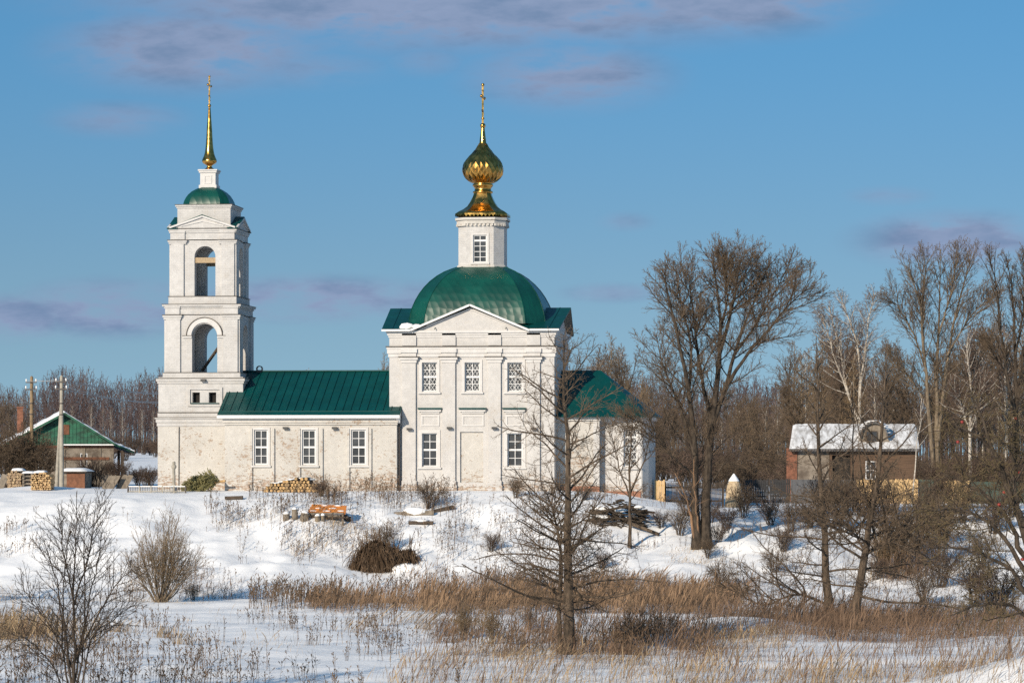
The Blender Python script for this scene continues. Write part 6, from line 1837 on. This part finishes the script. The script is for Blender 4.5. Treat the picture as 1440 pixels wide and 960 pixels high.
for i, (px, py, s_, k, lb) in enumerate(((452, 698, .42, 1, 'small dark bush at the right end of the log heap'), (605, 716, .62, 0, 'upright twiggy bush on the bank before the main church block'), (540, 778, .62, 0, 'sparse bush sprouting behind the dark root clump'), (725, 700, .5, 0, 'low bush at the church wall left of the big alder'), (690, 775, .5, 1, 'low sprawling bush on the bank left of the big alder'),
                                     (272, 844, .36, 0, 'low brown bush right of the tan willow bush'), (822, 703, .32, 1, 'bush before the brick plinth of the sanctuary'), (650, 900, .52, 2, 'pale fan of willow shoots on the meadow left of the big alder'), (692, 905, .48, 2, 'second pale fan of willow shoots, nearer the big alder'), (745, 885, .35, 0, 'low bush at the left foot of the big alder'), (845, 800, .45, 1, 'low bush on the bank right of the big alder'), (1015, 830, .6, 0, 'small bush at the left reach of the wide alders'))):
    q = hit(px, py); place(bp, bu, k, q.x, q.y, s_, lb, 'bush', None, rr, -.05)

# ---- the far wood reads as one mass
def far_wood():
    rr = random.Random(1234); tp = []
    for s in range(6):
        H = 12; tr_ = []; out = [[], [], [], []]
        q, rd = smooth_limb([(0, 0, -.3), (rr.gauss(0, .2), 0, 4), (rr.gauss(0, .5), rr.gauss(0, .4), 8), (rr.gauss(0, .7), 0, 12)], .10, .03, 5, .05, rr); tr_.append((q, rd))
        spawn(q, rd, [dict(n=18, t0=.25, t1=.98, a0=45, a1=25, L=3.0, pw=.6, fl=.22, r=.04, K=2, w=.08, tr=.05, rm=.028), dict(n=5, t0=.12, a0=42, a1=34, ratio=.5, pw=.5, fl=.35, r=.025, K=2, w=.10, tr=.03, rm=.024)], 0, out, rr, H)
        tp.append((tube_arrays(tr_ + out[0] + out[1], 3)))
    VV = []; FF = []; b = 0
    N = 1500
    for i in range(N):
        if i < 430: px = -60 + 330 * ((i * .618034) % 1); d = 600 + 85 * rr.random()
        elif i < 1350: px = 800 + 760 * ((i * .618034) % 1); d = 430 + 130 * rr.random()
        else: px = 260 + 540 * ((i * .618034) % 1); d = 600 + 90 * rr.random()
        x, y = Wd(d, px)
        base = 542 + 7 * math.sin(px * .05) + (12 if px < 60 else 0) - 5 * math.sin(px * .013)
        if px > 800: base = 548 + 6 * math.sin(px * .04)
        if 260 < px < 800: base = 552
        if i % 3 == 0: base += 38 * rr.random() + 14
        g = gz(x, y); H = EYE + (HOR - base + rr.uniform(-6, 16)) / F * d - g
        V, Fq = tp[i % 6]; a = rr.uniform(0, 6.28); s_ = H / 12
        c, s = math.cos(a), math.sin(a)
        q = np.stack([(V[:, 0] * c - V[:, 1] * s) * s_ * .9 + x, (V[:, 0] * s + V[:, 1] * c) * s_ * .9 + y, V[:, 2] * s_ + g], -1)
        VV.append(q); FF.append(Fq + b); b += len(q)
    o = np_mesh('far_wood', np.concatenate(VV), np.concatenate(FF), M['twig_forest'])
    tag(o, 'far purple-brown leafless wood along the skyline', 'wood', kind='stuff')
far_wood()

# ================================================================== dry grass, reeds and weeds
def strips(base, dirn, L, w_, bend, prof):
    """thin curved blades: prof = width factors along each blade"""
    N = len(base); K = len(prof)
    t = np.linspace(0, 1, K)
    c = base[:, None, :] + dirn[:, None, :] * (L[:, None] * t)[:, :, None] + bend[:, None, :] * (L[:, None] * t ** 2)[:, :, None]
    a = RNG.uniform(0, np.pi, N)
    side = np.stack([np.cos(a), np.sin(a), np.zeros(N)], -1)
    hw_ = (w_[:, None] * np.array(prof)[None, :] * .5)[:, :, None] * side[:, None, :]
    V = np.stack([c - hw_, c + hw_], 2).reshape(-1, 3)
    idx = np.arange(N * K * 2).reshape(N, K, 2)
    Fq = np.stack([idx[:, :-1, 0], idx[:, :-1, 1], idx[:, 1:, 1], idx[:, 1:, 0]], -1).reshape(-1, 4)
    return V, Fq
def region(x0, x1, y0, y1, n, clump=0, cs=.4):
    """n points on the snow inside a patch given by the pixels of its corners"""
    c = [hit(x0, y1), hit(x1, y1), hit(x1, y0), hit(x0, y0)]
    if not clump and n > 300:
        u_ = RNG.random(3 * n); v_ = RNG.random(3 * n)
        e = np.minimum(np.minimum(u_, 1 - u_) * 5, np.minimum(v_, 1 - v_) * 3)
        k = (e + 1.1 * vn(u_ * (x1 - x0) / 22, v_ * 3, n % 50) + .7 * vn(u_ * (x1 - x0) / 7, v_ * 6, n % 31)) > RNG.random(3 * n) * .9
        u_, v_ = u_[k][:n], v_[k][:n]; n = len(u_)
    else: u_ = RNG.random(n); v_ = RNG.random(n)
    if clump:
        k = RNG.integers(0, clump, n); cu, cv = RNG.random(clump), RNG.random(clump)
        u_, v_ = cu[k], cv[k]
    xy = [np.array([p.x, p.y]) for p in c]
    q = (xy[0][None] * (1 - u_)[:, None] + xy[1][None] * u_[:, None]) * (1 - v_)[:, None] + (xy[3][None] * (1 - u_)[:, None] + xy[2][None] * u_[:, None]) * v_[:, None]
    if clump: q = q + RNG.normal(0, cs, (n, 2)) * np.array([1, .8])
    return np.column_stack([q, ground(q[:, 0], q[:, 1]) - .03])
class Sward:
    def __init__(s): s.V = []; s.F = []; s.b = 0
    def put(s, V, Fq): s.V.append(V); s.F.append(Fq + s.b); s.b += len(V)
    def grass(s, p, h, w_=.016, lean=.18, plume=.0, wind=(.10, 0)):
        N = len(p)
        L = RNG.uniform(h[0], h[1], N) * (0.70 + .35 * RNG.random(N)) * (1.0 + 1.0 * vn(p[:, 0] * .55, p[:, 1] * .35, 41) + .5 * vn(p[:, 0] * 1.7, p[:, 1] * 1.2, 42))
        d = np.column_stack([RNG.normal(wind[0], lean, N), RNG.normal(wind[1], lean, N), np.ones(N)]); d /= np.linalg.norm(d, axis=1, keepdims=True)
        bend = np.column_stack([RNG.normal(wind[0] * 1.2, lean, N), RNG.normal(0, lean, N), -RNG.random(N) * .18])
        w2 = w_ * RNG.uniform(.6, 1.3, N)
        if plume:
            k = RNG.random(N) < plume
            s.put(*strips(p[k], d[k], L[k], w2[k], bend[k], [1, .8, .6, 2.6, 2.2, .3]))
            k = ~k
            s.put(*strips(p[k], d[k], L[k] * .8, w2[k], bend[k], [1, .9, .6, .15]))
        else: s.put(*strips(p, d, L, w2, bend, [1, .9, .6, .15]))
    def weeds(s, p, h, nb=6, head=.035, w_=.013):
        w_ *= 1.3; head *= 1.25
        N = len(p); L = RNG.uniform(h[0], h[1], N)
        d = np.column_stack([RNG.normal(.04, .10, N), RNG.normal(0, .1, N), np.ones(N)]); d /= np.linalg.norm(d, axis=1, keepdims=True)
        bend = RNG.normal(0, .06, (N, 3))
        s.put(*strips(p, d, L, np.full(N, w_), bend, [1.2, 1, .8, .6]))
        for k in range(nb):
            t = RNG.uniform(.35, 1.0, N)
            b = p + d * (L * t)[:, None] + bend * (L * t * t)[:, None]
            dd = np.column_stack([RNG.normal(0, .6, N), RNG.normal(0, .6, N), RNG.uniform(.5, 1.2, N)]); dd /= np.linalg.norm(dd, axis=1, keepdims=True)
            l2 = L * RNG.uniform(.10, .32, N)
            hp_ = head / w_
            s.put(*strips(b, dd, l2, np.full(N, w_ * .9), RNG.normal(0, .1, (N, 3)), [.8, .6, .6, hp_ * .8, hp_, .2]))
    def build(s, name, m, label, cat):
        o = np_mesh(name, np.concatenate(s.V), np.concatenate(s.F), m); tag(o, label, cat, kind='stuff'); return o
# the broad reed belt at the foot of the bank
g = Sward()
g.grass(region(560, 1045, 832, 866, 9500), (.75, 1.35), .018, .15, .35)
g.grass(region(400, 640, 834, 864, 3400), (.65, 1.25), .018, .13, .3)
g.grass(region(640, 960, 812, 836, 2600), (.5, 1.0), .018, .16, .25)
g.grass(region(880, 1060, 815, 850, 2600), (.6, 1.1), .016, .22, .2, (.25, 0))
g.grass(region(560, 700, 800, 830, 500), (.4, .9), .016, .2, .2)
g.build('reed_belt', M['reed'], 'broad belt of dry brown reeds at the foot of the bank', 'reeds')
g = Sward()
g.weeds(region(350, 480, 842, 860, 260), (.7, 1.35), 7, .045, .016)
g.weeds(region(470, 900, 812, 838, 260), (.6, 1.2), 7, .042)
g.weeds(region(0, 640, 875, 985, 640, 46, .45), (.35, .95), 6, .035, .011)
g.weeds(region(-10, 330, 920, 990, 480, 50, .45), (.4, 1.0), 6, .035, .011)
g.weeds(region(290, 480, 700, 740, 330, 40, .35), (.4, 1.0), 6, .04)
g.weeds(region(480, 640, 698, 726, 170, 26, .35), (.4, 1.0), 5, .035)
g.weeds(region(390, 560, 735, 785, 300, 34, .4), (.3, .9), 6, .035)
g.weeds(region(0, 45, 745, 785, 60, 10, .35), (.4, .9), 6, .04)
g.weeds(region(90, 180, 700, 780, 30, 10, .3), (.3, .7), 5, .03)
g.weeds(region(520, 720, 725, 800, 110, 30, .35), (.25, .8), 6, .035)
g.weeds(region(440, 640, 690, 712, 260, 34, .3), (.4, 1.1), 6, .04)
g.weeds(region(300, 460, 735, 800, 60, 20, .35), (.25, .7), 6, .035)
g.weeds(region(600, 860, 700, 790, 420, 70, .4), (.3, .9), 6, .035)
g.weeds(region(150, 340, 800, 850, 160, 24, .45), (.3, .8), 6, .035)
g.weeds(region(640, 990, 870, 935, 420, 60, .4), (.5, 1.1), 6, .035, .012)
g.weeds(region(860, 990, 885, 920, 130, 8, .35), (.7, 1.25), 8, .04, .014)
g.weeds(region(900, 1120, 705, 790, 200, 50, .4), (.3, .8), 5, .03)
g.weeds(region(980, 1440, 760, 870, 700, 120, .6), (.4, 1.0), 6, .03, .012)
g.weeds(region(360, 560, 855, 905, 90, 30, .4), (.4, .9), 5, .03, .011)
g.weeds(region(250, 340, 790, 845, 70, 12, .4), (.3, .7), 5, .03)
g.weeds(region(145, 215, 668, 682, 90), (.4, .8), 6, .05, .018)
g.build('dry_weeds', M['reed_dark'], 'dark dry weed stalks with seed heads poking through the snow', 'weeds')
# brown thicket of grass around the alder and in the lower right
g = Sward()
g.grass(region(615, 985, 885, 928, 4600, 120, .4), (.6, 1.25), .014, .16, .25)
g.grass(region(985, 1445, 866, 905, 9000, 300, .6), (.8, 1.6), .014, .18, .15)
g.grass(region(1110, 1340, 862, 885, 2600), (.7, 1.35), .014, .16, .2)
g.grass(region(960, 1440, 905, 985, 3400, 170, .40), (.5, 1.25), .012, .2, .25)
g.grass(region(560, 1000, 925, 985, 1500, 110, .40), (.4, 1.0), .012, .2, .25)
g.grass(region(1230, 1310, 800, 822, 420), (.8, 1.7), .017, .14, .2)
g.grass(region(860, 980, 892, 925, 900, 9, .35), (.7, 1.3), .014, .15, .3)
g.grass(region(250, 345, 805, 842, 420, 14, .4), (.3, .8), .014, .22, .1)
g.grass(region(-20, 90, 868, 905, 1300, 40, .5), (.5, 1.0), .014, .2, .2)
g.build('brown_grass', M['grass_brown'], 'rough brown grass around the alders and in the lower right', 'grass')
g = Sward()
g.grass(region(640, 900, 908, 938, 1000, 60, .35), (.35, .8), .014, .32, .3, (.3, 0))
g.grass(region(-30, 130, 880, 912, 1500, 26, .45), (.6, 1.2), .014, .2, .3)
g.grass(region(222, 258, 895, 908, 170, 2, .22), (.6, 1.15), .014, .14, .2)
g.grass(region(150, 215, 885, 905, 160, 6, .3), (.3, .7), .012, .25, .2)
g.grass(region(485, 640, 872, 892, 300, 9, .28), (.5, 1.05), .014, .14, .3, (.38, 0))
g.grass(region(940, 1440, 925, 990, 1500, 90, .3), (.5, 1.15), .011, .2, .4)
g.grass(region(540, 1000, 930, 990, 1300, 120, .35), (.4, 1.0), .011, .2, .4)
g.grass(region(0, 540, 860, 930, 420, 90, .3), (.3, .7), .010, .25, .3)
g.grass(region(395, 530, 738, 778, 620, 30, .4), (.4, .95), .013, .22, .3)
g.grass(region(300, 420, 715, 745, 130, 12, .4), (.3, .6), .012, .25, .2)
g.grass(region(950, 1030, 775, 800, 320, 10, .4), (.3, .6), .013, .3, .1)
g.grass(region(985, 1100, 880, 915, 800, 30, .4), (.4, .9), .012, .2, .3)
g.grass(region(160, 300, 825, 850, 500, 20, .45), (.25, .6), .012, .3, .1)
g.grass(region(-20, 150, 820, 850, 420, 20, .5), (.3, .7), .012, .25, .1)
g.grass(region(1000, 1440, 790, 870, 1500, 130, .5), (.3, .9), .012, .25, .2)
g.build('straw_grass', M['reed_pale'], 'pale straw-coloured grass tufts sticking out of the meadow snow', 'grass')
